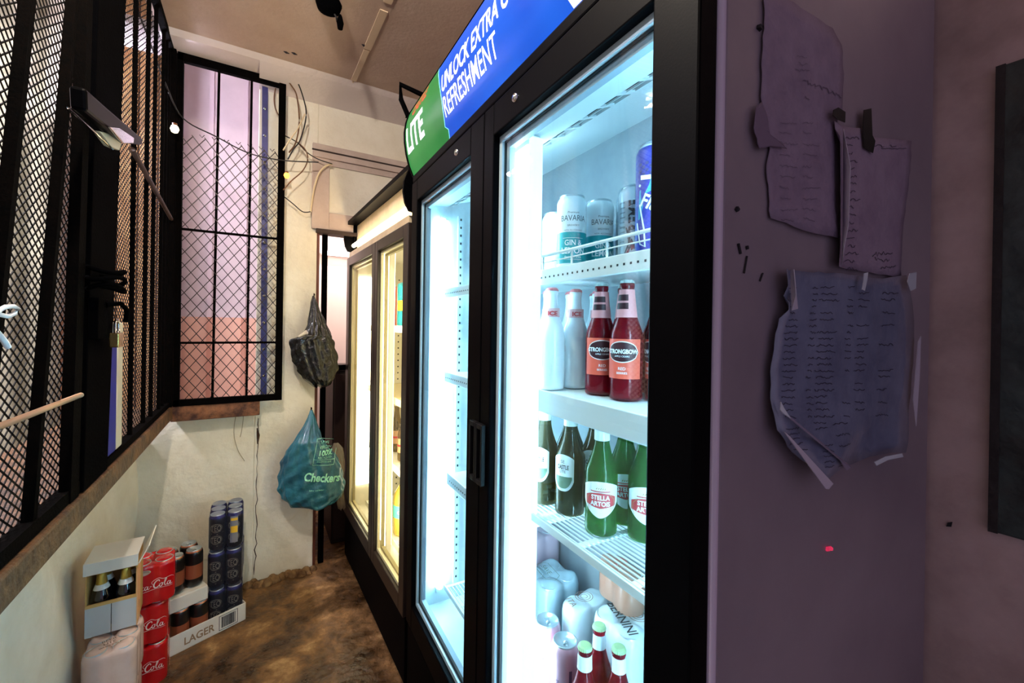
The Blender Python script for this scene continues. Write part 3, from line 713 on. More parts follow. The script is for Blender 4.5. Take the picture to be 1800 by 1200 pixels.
wb = make_bottle('frosted_bottle', 'frosted white bottle with a red neck mark at the front left of the second shelf', WGL, mat('cap_rose', (214, 120, 124), .4), dec_white, GW, r=.0315)
P = F1.W(.562, .812, SB); put(wb, P, .1)
for w_, l, tn, lab in ((.628, .808, .15, 'frosted white bottle, second in the front row of the second shelf'), (.695, .806, .2, 'frosted white bottle nearest the red ones on the second shelf'), (.600, .880, .4, 'frosted white bottle half hidden by the light post on the second shelf'), (.664, .874, .6, 'frosted white bottle seen between the necks of the first two white ones'), (.738, .868, .8, 'frosted white bottle at the back left of the second shelf')):
    P = F1.W(w_, l, SB); put(dup(wb, P, 0, lab), P, tn)
# green and brown bottles on the wire shelf
GGL = glassy('green_glass', (140, 206, 120), .30, (70, 120, 70), .05); GLQ = glassy('green_drink', (150, 216, 90), .35, (86, 150, 50), .3)
BGL = glassy('olive_glass', (176, 172, 130), .36, (84, 84, 60), .05); BLQ = glassy('olive_drink', (180, 166, 100), .42, (92, 86, 48), .3)
def dec_green(t, H, r):
    b = MB(); patch(b, r, -1.25, 1.25, lambda x: .040+.030*abs(x)**1.6, lambda x: .112-.012*x*x, n=20); lb = b.build('front_label', mat('label_white', (238, 244, 246), .5), t)
    b = MB(); patch(b, r, -.98, .98, lambda x: .059+.006*abs(x), lambda x: .090-.008*x*x, off=.001, n=16); patch(b, r, -.6, .6, .0915, .0935, off=.001); b.build('red_shield', REDL, lb)
    b = MB(); b.text('STELLA', .0125, cyl(r, .0765, .0014), sx=.9, bold=.0004); b.text('ARTOIS', .0125, cyl(r, .0645, .0014), sx=.9, bold=.0004); b.build('lettering', WTX, lb)
    b = MB(); b.ribbon([(.018, .088), (.027, .078), (.029, .066), (.024, .056), (.020, .062)], .0012, cyl(r, 0, .0015)); b.ribbon([(-.018, .088), (-.027, .078), (-.029, .066), (-.024, .056)], .0012, cyl(r, 0, .0015))
    for k in range(5): b.ribbon([(-.008+k*.004, .097), (-.006+k*.004, .100)], .0016, cyl(r, 0, .0015))
    b.build('gilt_scroll', mat('gilt', (176, 140, 96), .5), lb)
    b = MB(); patch(b, .0150, -PI, PI, lambda x: .188, .226, n=24); b.build('neck_foil', CAPW, t)
GG = 'green bottles on the wire shelf'
gb = make_bottle('green_bottle', 'green bottle with white and red label, front of the wire shelf, fully in view', GGL, CAPW, dec_green, GG, r=.0325, liquid=GLQ)
P = F1.W(.592, .668, SC); put(gb, P, -.05)
for w_, l, tn, lab in ((.650, .606, .15, 'green bottle with white and red label cut by the door frame on the wire shelf'), (.668, .680, .1, 'green bottle set back between the two nearer green ones on the wire shelf'), (.728, .64, .4, 'green bottle at the back of the wire shelf')):
    P = F1.W(w_, l, SC); put(dup(gb, P, 0, lab), P, tn)
def dec_olive(t, H, r):
    a = -.55
    b = MB(); patch(b, r, a-.75, a+.75, lambda x: .058+.022*abs(x)**3, lambda x: .138-.010*x*x, n=18); lb = b.build('front_label', mat('label_white', (238, 244, 246), .5), t)
    b = MB(); patch(b, r, a-.62, a+.62, lambda x: .064+.020*abs(x)**3, .090, off=.001); b.build('green_base', mat('label_sage', (110, 136, 112), .5), lb)
    b = MB(); b.text('CASTLE', .013, cyl(r, .106, .0012, -PI/2+a), sx=.62, bold=.0003); b.text('LITE', .008, cyl(r, .098, .0012, -PI/2+a)); b.text('SE', .010, cyl(r, .119, .0012, -PI/2+a)); b.build('lettering', BTX, lb)
    b = MB(); patch(b, .0150, -PI, PI, lambda x: .196, .226, n=24); b.build('neck_foil', CAPW, t)
GO = 'olive bottles on the wire shelf'
ob = make_bottle('olive_bottle', 'olive brown bottle with a white oval label at the left of the wire shelf', BGL, CAPW, dec_olive, GO, r=.0335, liquid=BLQ)
P = F1.W(.590, .770, SC); put(ob, P, .05)
for w_, l, tn, lab in ((.572, .846, .1, 'olive brown bottle at the far left of the wire shelf, next to the light post'), (.664, .772, .3, 'olive brown bottle standing behind the labelled one on the wire shelf'), (.650, .850, .5, 'olive brown bottle at the back left corner of the wire shelf')):
    P = F1.W(w_, l, SC); put(dup(ob, P, 0, lab), P, tn)
# bottom shelf: pink cans, red bottles, wrapped packs
def dec_pink(bd, h):
    b = MB()
    def vm(x, y): return cyl(.033, .075)(-y-.016, x)
    b.text('gordons pink'.replace('gordons', 'pink'), .012, vm, shear=.3); b.ribbon([(.010, .02), (.010, .12)], .007, cyl(.033, 0)); b.build('print', mat('print_plum', (96, 60, 96), .6), bd)
pk = make_can('drinks_can', 'pink can with a silver lid on the bottom shelf, nearer of the two', 'can', .168, [PURPK, REDO], lambda z, k: 0, dec_pink, 'pink cans on the bottom shelf')
P = F1.W(.600, .792, SD); put(pk, P, .1)
P = F1.W(.602, .868, SD); put(dup(pk, P, 0, 'pink can with silver lid on the bottom shelf, next to the light post', 'pink cans on the bottom shelf'), P, .3)
def dec_plain(t, H, r):
    b = MB()
    def fn(u, v):
        z = .186+v*.030; a = -PI/2-1.4+2.8*u; rr = .0158-.0012*v; return (rr*math.cos(a), rr*math.sin(a), z)
    b.grid(fn, 10, 3); b.build('neck_label', mat('label_white', (238, 244, 246)), t)
pr = make_bottle('red_bottle', 'red bottle with a pale green cap on the bottom shelf, left of the three', RGL, CAPG, dec_plain, 'green-capped red bottles on the bottom shelf', liquid=RLQ)
P = F1.W(.574, .690, SD); put(pr, P)
for w_, l, lab in ((.632, .652, 'red bottle with a pale green cap on the bottom shelf, right of the three'), (.640, .722, 'green-capped red bottle on the bottom shelf, set back behind the other two')):
    P = F1.W(w_, l, SD); put(dup(pr, P, 0, lab, 'green-capped red bottles on the bottom shelf'), P, .3)
def topmap(P0, ang, h):      # lettering lying on a pack's top
    return lambda x, y: (P0[0]+x*math.cos(ang)-y*math.sin(ang), P0[1]+x*math.sin(ang)+y*math.cos(ang), h)
def wrapped(label, w_, l, z, nx, ny, turn, m1, film, h, deco=None, grp='wrapped packs on the bottom shelf'):
    t, f = shrink_pack('drinks_pack', label, nx, ny, [m1], lambda z, k: 0, h, film, puff=1, dip=.010, group=grp)
    t.location = F1.W(w_, l, z); t.rotation_euler = (0, 0, -F1.a+turn)
    if deco: deco(f, h)
    return t
HFILM = glassy('heavy_film', (244, 250, 252), .80, (238, 246, 250), .3); TFILM = glassy('tan_film', (230, 190, 170), .7, (206, 146, 122), .4); PFILM = glassy('pink_film', (240, 214, 222), .7, (222, 190, 204), .3)
BFILM = glassy('blue_grey_film', (216, 232, 240), .72, (190, 210, 220), .3)
def d_brutal(f, h):
    b = MB()
    mp = lambda x, y: (-.075-.003+0, -x, y+.10)
    b.text('BRUTAL', .030, lambda x, y: (-.0715, -x*1.0, .075+y), sx=.9, bold=.0003); b.build('lettering', BTX, f)
    b = MB(); b.ribbon([(.032*math.cos(a*PI/10), .032*math.sin(a*PI/10)) for a in range(21)], .002, lambda x, y: (-.0718, -x, .10+y)); b.box((-.0735, -.003, .12), (-.0715, .003, .158)); b.build('circle_mark', mat('print_rose', (196, 110, 140), .6), f)
def d_label(f, h):
    b = MB(); mp = topmap((-.01, 0), -PI/2-.25, h+.0115)
    b.ribbon([(-.045, -.012), (-.038, -.022), (.03, -.022), (.038, -.010), (.045, 0), (.038, .012), (.03, .022), (-.038, .022), (-.045, .012), (-.045, -.012)], .0016, mp); b.text('SAVE', .02, lambda x, y: mp(x-.01, y-.004)); b.text('DRY LIGHT', .009, lambda x, y: mp(x-.01, y-.016)); b.build('print', mat('print_olive', (96, 116, 92), .6), f)
def d_bern(f, h):
    b = MB(); mp = topmap((-.01, -.01), -PI/2-.3, h+.0115)
    b.text('BERNINI', .034, lambda x, y: mp(x, y-.03), sx=.9, bold=.0003); b.build('lettering', BTX, f)
    b = MB()
    for rr in (.008, .015, .022): b.ribbon([(rr*math.cos(a), rr*math.sin(a)*1.1+.025) for a in [k*PI/9 for k in range(-2, 17)]], .0018, mp)
    b.build('spiral_mark', mat('print_bronze', (150, 106, 88), .6), f)
def d_sun(f, h):
    b = MB(); mp = topmap((-.005, 0), -PI/2-.2, h+.0115)
    for rr in (.008, .015, .021): b.ribbon([(rr*math.cos(a), rr*math.sin(a)*1.1) for a in [k*PI/9 for k in range(19)]], .0016, mp)
    b.text('ITA', .024, lambda x, y: mp(x+.01, y-.05)); b.build('spiral_mark', mat('print_bronze', (150, 106, 88)), f)
def d_tan(f, h):
    b = MB(); mp = topmap((0, 0), -PI/2-.2, h+.0115)
    b.ribbon([(.016*math.cos(a), .012*math.sin(a)) for a in [k*PI/9 for k in range(19)]], .0024, mp); b.ribbon([(-.02, -.02), (0, -.012), (.02, -.024)], .003, mp); b.build('print', REDL, f)
wrapped('blue-grey wrapped pack with an outlined label on its top, left of the bottom shelf', .700, 1.000, SD, 2, 2, .15, SILV, BFILM, .185, d_label)
wrapped('pinkish wrapped pack with a black-lettered front and a ring, back left of the bottom shelf', .740, 1.150, SD, 2, 2, .1, CANW, PFILM, .245, d_brutal)
wrapped('white wrapped pack with a bronze ring mark behind the red bottles', .716, .862, SD, 2, 1, .05, CANW, HFILM, .185, d_sun)
wrapped('tan wrapped pack with a small red mark under the wire shelf', .765, .785, SD+.213, 1, 2, -.1, mat('can_tan', (206, 150, 124), .4), TFILM, .085, d_tan)
wrapped('white wrapped pack with large black letters, bottom shelf beside the door frame', .745, .737, SD, 2, 2, .02, CANW, HFILM, .205, d_bern)
# far section, seen through the far door
def dec_far(t, H, r):
    b = MB(); patch(b, r, -1.3, 1.3, .05, .12); lb = b.build('front_label', mat('label_white', (238, 244, 246)), t)
    b = MB(); b.text('S', .04, cyl(r, .075, .001), bold=.001); patch(b, r, -1.3, 1.3, .04, .049, off=.001); b.build('lettering', mat('print_navy', (20, 30, 120)), lb)
fb = make_bottle('amber_bottle', 'amber bottle with a white label on the top shelf behind the far door', glassy('amber_glass', (150, 128, 90), .5, (84, 66, 40), .08), CAPW, dec_far, None, H=.25, r=.033)
P = F1.W(.585, 1.062, SA); put(fb, P, .1)
# ================================================================== PRODUCTS IN THE WARM-LIT FRIDGE
def P2w(w_, l, z): return F2.W(w_, l, z)
def dec_box(t): pass
ORG = glassy('orange_film', (250, 170, 130), .8, (232, 112, 74), .3); TQF = glassy('turquoise_film', (120, 210, 220), .8, (40, 160, 180), .3)
t, f = shrink_pack('drinks_pack', 'orange wrapped pack of cans on the top shelf of the warm-lit fridge', 1, 2, [mat('can_orange', (226, 108, 70), .4)], lambda z, k: 0, .20, ORG)
t.location = P2w(.70, 2.20, 1.336); t.rotation_euler = (0, 0, .2)
b = MB()
for k in range(5): b.text(random.choice(['BREEZE', 'ORANGE', 'FRESH']), .016, lambda x, y: (-.0365, -x, .03+k*.033+y)); 
b.build('lettering', WTX, f)
t, f = shrink_pack('drinks_pack', 'turquoise wrapped pack with a yellow band on the top shelf of the warm-lit fridge', 1, 2, [mat('can_turq', (50, 160, 176), .4)], lambda z, k: 0, .21, TQF)
t.location = P2w(.69, 2.045, 1.336); t.rotation_euler = (0, 0, .2)
b = MB(); patch(b, .0355, -1.9, 1.9, .09, .125); b.ribbon([(-.03, .10), (.03, .10)], .05, lambda x, y: (-.0366, x, y)); b.build('band', mat('band_yellow', (236, 190, 50), .5), f)
def dec_w(t, H, r):
    b = MB(); patch(b, r, -1.3, 1.3, .045, .115); lb = b.build('front_label', mat('label_tan', (214, 170, 130), .5), t)
    b = MB(); patch(b, r, -1.3, 1.3, .075, .085, off=.001); b.build('stripe', REDL, lb)
wbt = make_bottle('clear_bottle', 'tan-labelled clear bottle in the warm-lit fridge, left and further of the two', glassy('amber_clear', (214, 196, 150), .4, (120, 110, 90), .06), CAPW, dec_w, 'clear bottles in the warm-lit fridge', H=.25)
P = P2w(.72, 2.28, .661); put(wbt, P)
P = P2w(.70, 2.10, .661); put(dup(wbt, P, 0, 'tan-labelled clear bottle in the warm-lit fridge, right and nearer of the two'), P)
YB2 = glassy('yellow_bottle', (240, 220, 130), .7, (222, 196, 90), .2)
def jug(name, label, P):
    t = thing(name, label, 'bottle', P, face(P))
    b = MB(); b.lathe([(0, 0), (.046, .002), (.05, .01), (.05, .17), (.046, .20), (.026, .235), (.016, .25), (.016, .262)], 28); b.build('body', YB2, t)
    b = MB(); b.lathe([(.0175, .256), (.0185, .262), (.0185, .278), (0, .28)], 20); b.build('cap', CAPW, t)
    b = MB(); patch(b, .05, -1.6, 1.6, .09, .15, n=20); lb = b.build('front_label', mat('label_aqua', (90, 196, 186), .5), t)
    b = MB(); b.text('COOL', .022, cyl(.05, .112, .001)); b.build('lettering', WTX, lb)
jug('squash_bottle', 'yellow drink bottle with an aqua label on the lowest shelf of the warm-lit fridge', P2w(.70, 2.09, .301))

# ================================================================== GRILLES AND MESH
RB = mat('bar_black', (3, 3, 3), .9, bump=.2, bscale=150, var=(8, 5, 4), vscale=30, spec=.03)
GX = -.36; GZ = .937
g = thing('security_grille', 'black barred grille with wire mesh closing off the counter on the left', 'grille', (GX, 1.9, GZ))
def GL(v): return Vector((v[0]-GX, v[1]-1.9, v[2]-GZ))
def bar(y0, z0, y1, z1, r=.0075, x=GX, par=None, nm='bar', m=None, seg=4):
    b = MB(GL); b.tube([(x, y0, z0), (x, y1, z1)], r, seg, sm=False); return b.build(nm, m or RB, par or g)
# fixed part, right of the thick post
for px in (234, 257, 270, 284):
    p = at(px, 300, x=GX); bar(p.y, GZ, p.y+.012, CEIL, .0085)
for y in (2.47, 2.535): bar(y, GZ, y, CEIL, .0075)
b = MB(GL); b.box((GX-.022, 2.555, GZ), (GX+.022, 2.60, CEIL)); b.build('corner_post', RB, g)
for za, zb in ((GZ, GZ+.022), (CEIL-.03, CEIL)): b = MB(GL); b.box((GX-.012, 1.5, za), (GX+.014, 2.6, zb)); b.build('rail', RB, g)
p0 = at(232, 262, x=GX+.012); p1 = at(318, 415, x=GX+.012)
b = MB(GL); b.tube([p0, p1], .008, 6); b.build('sloping_rod', mat('rod_rust', (58, 36, 26), .6, bump=.3, bscale=80), g, label='rusty sloping rod')
# thick black post
b = MB(GL)
for (ya, za, yb, zb) in ((1.335, GZ, 1.50, CEIL),): pass
b.prism([(GX-.02, 1.37, GZ), (GX-.02, 1.56, GZ), (GX-.02, 1.72, CEIL), (GX-.02, 1.46, CEIL)], (.038, 0, 0)); b.build('gate_post', BLACKM, g, .003)
b = MB(GL); b.prism([(GX-.005, 1.30, GZ), (GX-.005, 1.35, GZ), (GX-.005, 1.43, CEIL), (GX-.005, 1.40, CEIL)], (.02, 0, 0)); b.build('gate_stile', RB, g)
# leaning bars of the gate leaf
for (a, b_) in (((48, 0), (7, 400)), ((127, 0), (60, 800))):
    p = at(*a, x=GX); q = at(*b_, x=GX); d = (p.y-q.y)/(p.z-q.z)
    y0 = q.y+(GZ-q.z)*d; y1 = q.y+(CEIL-q.z)*d
    bar(y0, GZ, y1, CEIL, .012)
bar(.92, GZ, .98, CEIL, .012)
for y in (.35, .55, .75): bar(y, GZ, y+.05, CEIL, .012)
for za, zb in ((GZ, GZ+.028), (CEIL-.03, CEIL)): b = MB(GL); b.box((GX-.012, .2, za), (GX+.012, 1.5, zb)); b.build('rail', RB, g)
# expanded mesh behind the bars
xm = GX-.024
b = MB(GL)
def expmesh(b, ya, yb, za, zb, cw, ch, wd, x):
    nz = int((zb-za)/(ch)); ny = int((yb-ya)/(cw/2))
    for j in range(nz+1):
        z0 = za+j*ch
        vs = []; fs = []
        for i in range(ny+1):
            y = ya+i*cw/2; z = z0+(ch/4 if (i+j) % 2 else -ch/4)*1.0
            z = z0 + (ch/2 if i % 2 else 0)*(1 if j % 2 == 0 else 1)
            xo = 0
            vs += [(x+xo, y, z-wd/2), (x+xo, y, z+wd/2)]
        for i in range(ny): fs.append((2*i, 2*i+2, 2*i+3, 2*i+1))
        b.add(vs, fs, 0)
        vs = [(v[0], v[1], 2*z0-v[2]) for v in vs]
        b.add(vs, [f[::-1] for f in fs], 0)
expmesh(b, .25, 2.56, GZ+.02, CEIL-.02, .029, .0215, .0036, xm)
b.build('wire_mesh', mat('mesh_dark', (20, 17, 14), .7, spec=.2), g, solid=.0016)
# long rod bolt, latch, padlock
b = MB(GL); p0 = at(-60, 772, x=GX+.03); p1 = at(142, 694, x=GX+.03); b.tube([p0, p1], .0055, 10); b.build('rod', mat('rod_tan', (190, 150, 118), .35, metal=.4), g, label='tan steel rod across the gate leaf')
b = MB(GL)
for (py, rr) in ((478, .030), (492, .032), (506, .030)):
    c = at(188, py, x=GX+.04); b.tube([(c.x+.030*math.cos(a), c.y+rr*2.5*math.sin(a), c.z+.006*math.sin(a*2+py)) for a in [k*PI/12 for k in range(25)]], .0055, 8)
b.build('chain_ring', BLACKM, g, label='black looped chain over the latch')
b = MB(GL); c = at(178, 560, x=GX+.03); b.box((c.x-.012, c.y-.05, c.z-.05), (c.x+.006, c.y+.05, c.z+.05)); 
b.tube([(c.x+.006, c.y+.01, c.z+.035), (c.x+.03, c.y+.03, c.z+.04), (c.x+.034, c.y+.07, c.z+.025), (c.x+.03, c.y+.085, c.z-.005)], .006, 8); b.build('hasp', BLACKM, g, .002)
c = at(205, 590, x=GX+.045)
pl = thing('padlock', 'brass padlock with a pale shackle hanging from the black hasp of the grille', 'padlock', c)
b = MB(); b.box((-.010, -.024, -.03), (.010, .024, .008)); b.build('lock_body', BRASS, pl, .003)
b = MB(); b.tube([(0, -.015, .006)]+[(0, -.015*math.cos(a), .028+.014*math.sin(a)) for a in [k*PI/8 for k in range(9)]]+[(0, .015, .006)], .0035, 8); b.build('shackle', CHROME, pl)
# blue board and cream strip behind the bars
bb = thing('coolbox', 'bright blue panel with a cream edge on the counter right of the thick post', 'box', (GX+.012, 1.65, .936))
b = MB(); b.box((-.03, -.085, .024), (.0, .020, .36)); b.build('body', mat('blue_plastic', (10, 30, 150), .5, spec=.2), bb, .006)
b = MB(); b.box((-.03, .021, .024), (.0, .085, .40)); b.build('side', mat('cream_plastic', (226, 216, 190), .5), bb, .006, label='cream side')
# white knotted cord at the far left
cdn = thing('cord', 'white cord knotted round a grille bar at the left edge', 'cord', at(10, 548, x=GX+.02))
b = MB(); o0 = at(10, 548, x=GX+.02)
b.tube([at(px, py, x=GX+.02)-o0 for px, py in ((-30, 556), (-8, 552), (0, 553), (14, 556), (26, 551), (32, 543), (24, 538), (10, 539), (0, 544), (-10, 556))], .0035, 8)
b.tube([at(px, py, x=GX+.02)-o0 for px, py in ((-14, 575), (0, 590), (8, 600), (14, 610))], .0042, 8); b.build('strand', mat('cord_white', (240, 240, 240), .5), cdn)
# chrome ended black fitting
q = [at(px, py, x=GX+.035) for px, py in ((120, 148), (160, 182), (232, 240), (230, 252), (200, 248), (122, 190))]
ft = thing('wedge_fitting', 'long black wedge-shaped fitting with a shiny chrome end clipped to the grille', 'fitting', q[2])
b = MB(); b.prism([v-q[2] for v in q], (.026, 0, 0)); b.build('housing', mat('black_gloss', (4, 4, 5), .35, spec=.05), ft, .006)
b = MB(); e = [at(px, py, x=GX+.064) for px, py in ((188, 222), (205, 224), (231, 241), (230, 251), (212, 251))]
b.prism([v-q[2] for v in e], (.006, 0, 0)); b.build('chrome_end', CHROME, ft, .002)
b = MB(); e = [at(px, py, x=GX+.030) for px, py in ((160, 228), (178, 232), (200, 250), (196, 262), (182, 256))]
b.prism([v-q[2] for v in e], (.016, 0, 0)); b.build('cream_clip', mat('clip_cream', (230, 220, 190), .4), ft, .002)
b = MB(); b.tube([at(120, 190, x=GX+.05)-q[2], at(160, 226, x=GX+.05)-q[2], at(198, 262, x=GX+.05)-q[2]], .0022, 6); b.build('wire_edge', CHROME, ft)

# mesh window panel across the end of the aisle
YP = 2.585
wp = thing('mesh_panel', 'black framed mesh window panel standing across the end of the aisle beside the grille', 'grille', (-.12, YP, .935))
def PL(v): return Vector((v[0]+.12, v[1]-YP, v[2]-.935))
ZT2 = 2.635
b = MB(PL); b.box((-.335, YP-.014, .935), (-.312, YP+.014, ZT2)); b.build('frame_post', RB, wp, .001)
b = MB(PL); b.box((.090, YP-.02, .935), (.122, YP+.02, ZT2-.02)); b.build('frame_post', RB, wp, .001)
b = MB(PL); b.box((-.335, YP-.014, ZT2-.045), (.122, YP+.014, ZT2)); b.build('frame_rail', RB, wp, .001)
b = MB(PL); b.box((-.335, YP-.014, .935), (.115, YP+.014, .966)); b.build('frame_rail', RB, wp, .001)
for x0, x1 in ((-.172, -.182), (-.033, -.038)):
    b = MB(PL); b.tube([(x1, YP, .95), (x0, YP, ZT2-.02)], .0075, 4, sm=False); b.build('bar', RB, wp)
for z in (1.787, 1.24):
    b = MB(PL); b.tube([(-.32, YP-.008, z), (.10, YP-.008, z)], .0075, 4, sm=False); b.build('bar', RB, wp)
b = MB(PL)
MT = 2.245; ya = -.325; yb = .10; cw = .050; ch = .066; z0 = .955; x = ya-(MT-z0)
sl = ch/cw
import itertools
def seg_clip(xa, za, dx, dz):
    ts = []
    t0, t1 = 0, 9
    for p, lo, hi, d in ((xa, ya, yb, dx), (za, z0, MT, dz)):
        a, c = (lo-p)/d, (hi-p)/d
        if a > c: a, c = c, a
        t0, t1 = max(t0, a), min(t1, c)
    return (t0, t1) if t1 > t0+.004 else None
for sgn in (1, -1):
    k = -60
    while k < 60:
        xa = k*cw if sgn == 1 else k*cw
        za = z0-.0; dx, dz = sgn*1.0, sl
        r_ = None
        # start far below so every diagonal is covered
        t = seg_clip(xa-sgn*3, za-3*sl, dx, dz)
        if t:
            n = max(2, int((t[1]-t[0])/(cw/2))); pts = []
            for i in range(n+1):
                tt = t[0]+(t[1]-t[0])*i/n; pts.append((xa-sgn*3+dx*tt, YP+.006*sgn+.004*math.sin(tt/cw*2*PI), za-3*sl+dz*tt))
            b.tube(pts, .0024, 4, sm=False)
        k += 1
for k in range(-5, 9):
    x = k*cw+.012
    if ya < x < yb: b.tube([(x-.010, YP, MT+.012), (x, YP, MT), (x+.010, YP, MT+.014)], .0021, 4, sm=False)
b.build('wire_mesh', mat('mesh_wire', (48, 38, 32), .4, metal=.4), wp)
st = thing('slotted_strip', 'tall blue painted steel strip with round rivets behind the mesh panel', 'strip', (.035, YP+.045, .94))
b = MB(); b.prism([(-.010, 0, 0), (.018, 0, 0), (.005, 0, 1.66), (-.022, 0, 1.66)], (0, .012, 0)); b.build('plate', mat('blue_steel', (66, 62, 140), .45, bump=.2, bscale=40, var=(22, 30, 84), vscale=2.6), st)
for k in range(11):
    z = .12+k*.142; b = MB(lambda v: Vector((v[0], v[2], v[1]))); b.lathe([(0, -.004), (.005, -.003), (.0072, 0)], 10, (.004-z*.008, z, 0)); b.build('rivet', CHROME, st)
struct(MB().box((-.345, 2.575, .862), (.022, 2.70, .936)).build('trim_8', mat('beam_timber', (142, 92, 58), .6, bump=.7, bscale=30, var=(58, 26, 14), vscale=18), bevel=.004))
# timber boards standing in the shop, seen through the grille
bt = thing('timber_screen', 'orange-brown timber boards standing in the shop behind the barred grille', 'screen', (-.62, 3.2, FLOOR))
for k in range(5):
    x = -.225+k*.088
    b = MB(); b.box((x, -.02, 0), (x+.080, .02, 3.34)); b.build('board', mat('board_tan', (212, 168, 112), .6, bump=.3, bscale=20, var=(170, 120, 76), vscale=7), bt, .003)
bt2 = thing('fabric_screen', 'grey-green sheet hanging in the shop behind the gate leaf of the grille', 'sheet', (-1.05, 3.02, FLOOR))
b = MB(); b.grid(lambda u, v: (-.30+u*.50, .02*math.sin(u*26)+.01*math.sin(v*9), .02+v*3.3), 60, 20); b.build('cloth', mat('cloth_grey_green', (170, 166, 144), .8, bump=.2, bscale=30, var=(126, 118, 100), vscale=5), bt2, solid=.004)

# ================================================================== CABLES AND SMALL HANGING THINGS
CB = mat('cable_black', (20, 16, 14), .5); CBR = mat('cable_brown', (110, 72, 40), .5); CCR = mat('cable_cream', (220, 200, 160), .5)
def smooth(pts, n=6):
    P = [Vector(p) for p in pts]; out = []
    for i in range(len(P)-1):
        a, b, c, d = P[max(i-1, 0)], P[i], P[i+1], P[min(i+2, len(P)-1)]
        for k in range(n):
            t = k/n; out.append(.5*((2*b)+(c-a)*t+(2*a-5*b+4*c-d)*t*t+(3*b-a-3*c+d)*t*t*t))
    return out+[P[-1]]
def cable(name, label, pix, r, m, y=None, x=None, group=None):
    pts = smooth([at(p[0], p[1], y=(p[2] if len(p) > 2 else y), x=x) for p in pix]); o = pts[0].copy()
    b = MB(); b.tube([p-o for p in pts], r, 6); ob = b.build(name, m); ob.location = o
    return tag(ob, label, 'cable', group)
cable('cable', 'black cable sagging across the mesh panel from the bars to the wall', [(240, 14, 2.10), (262, 70, 2.25), (292, 150, 2.45), (322, 208), (380, 240), (440, 270), (500, 282), (560, 285)], .0032, CB, y=2.55)
cable('cable', 'thin black cable along the ceiling over the mesh panel', [(318, 66), (345, 82), (400, 102), (450, 118)], .002, CB, y=2.575)
cable('cable', 'brown cable in a tall loop at the top right of the mesh panel', [(486, 136), (500, 138), (512, 150), (522, 170), (526, 215), (520, 250), (508, 268)], .0035, CBR, y=2.55)
cable('cable', 'black cable in the outermost loop beside the mesh panel post', [(486, 134), (500, 132), (520, 140), (534, 175), (538, 205), (528, 245), (516, 262), (506, 280)], .0032, CB, y=2.54)
cable('cable', 'cream cable end twisted beside the middle of the panel post', [(498, 264), (510, 245), (524, 225), (536, 200)], .0035, CCR, y=2.535)
cable('cable', 'dark cable crossing from the panel post to the transom over the doorway', [(500, 238), (522, 250), (540, 268), (560, 280), (584, 288)], .003, CB, y=2.60)
cable('cable', 'brown cable bowed outward below the loops of the panel post', [(520, 248), (536, 262), (541, 280), (532, 300), (512, 318), (498, 334)], .003, CBR, y=2.56)
cable('cable', 'thick cream cable curving down from the transom above the doorway', [(584, 288), (572, 292), (560, 306), (552, 330), (547, 360), (546, 372)], .0050, CCR, y=2.62)
cable('cable', 'thin black cable sagging to the foot of the cream cable', [(500, 346), (515, 358), (532, 372), (546, 372)], .003, CB, y=2.61)
cable('cable', 'small dark loop of cable behind the panel post', [(486, 148), (482, 170), (484, 190), (492, 206)], .003, CBR, y=2.62)
cable('cable', 'faint thin wire hanging in a curve below the timber beam', [(415, 728), (411, 760), (418, 790), (430, 810)], .0014, mat('wire_pale', (150, 138, 108), .6), y=2.645)
cable('cable', 'second faint thin wire below the timber beam, nearer the crack', [(428, 728), (426, 750), (422, 768)], .0014, MATS['wire_pale'], y=2.645)
def bulb(label, px, py, x=None, y=None, m=None, s=.022, e=0):
    c = at(px, py, x=x, y=y); t = thing('indicator_bulb', label, 'bulb', c)
    b = MB(); b.lathe([(0, -s*1.0), (s*.55, -s*.75), (s*.8, -s*.1), (s*.6, s*.5), (s*.4, s*.7)], 14); b.build('glass', m, t)
    b = MB(); b.lathe([(s*.45, s*.5), (s*.45, s*1.1), (0, s*1.15)], 12); b.build('socket', mat('socket_brown', (120, 70, 36), .5), t)
    return t
bulb('small white bulb with a brown base hanging by the corner of the grille', 307, 226, y=2.50, m=mat('bulb_cream', (250, 244, 220), .4, emit=(255, 240, 200), estr=1.0))
bulb('small glowing orange bulb on the panel post below the cable loops', 504, 308, y=2.55, m=mat('bulb_orange', (250, 170, 70), .4, emit=(255, 160, 60), estr=1.4), s=.018)
# ceiling things
c = at(578, 2, z=CEIL)
sc = thing('ceiling_socket', 'black round fitting on the ceiling at the top edge of the picture', 'fitting', (c.x, c.y, CEIL))
b = MB(); b.lathe([(0, 0), (.045, 0), (.05, -.01), (.042, -.035), (.02, -.045), (0, -.046)], 20); b.build('body', BLACKM, sc)
b = MB(); b.tube([(.02, 0, -.04), (.03, .0, -.055), (.032, 0, -.07)], .004, 6); b.build('cable_stub', CB, sc)
c = at(598, 38, y=c.y)
hp = thing('hanging_plug', 'small black plug dangling on a cord from the ceiling fitting', 'plug', c)
b = MB(); b.lathe([(0, -.034), (.010, -.03), (.014, -.005), (.008, .02), (.004, .028), (0, .03)], 12); b.build('plug', BLACKM, hp)
b = MB(); b.tube([(0, 0, .02), (.001, 0, CEIL-c.z-.045)], .0025, 6); b.build('cord', CB, hp)
for k, (px, py, lab) in enumerate(((503, 92, 'tiny dark nick in the ceiling board, left of two'), (517, 94, 'tiny dark nick in the ceiling board, right of two'), (640, 80, 'torn dark flake beside the ceiling joint strip'))):
    c = at(px, py, z=CEIL-.001); b = MB(); b.prism([(-.012, -.004, 0), (.0, -.008, 0), (.014, .002, 0), (.0, .008, 0)], (0, 0, -.002)); o = b.build('ceiling_nick', INK); o.location = c; tag(o, lab, 'mark')

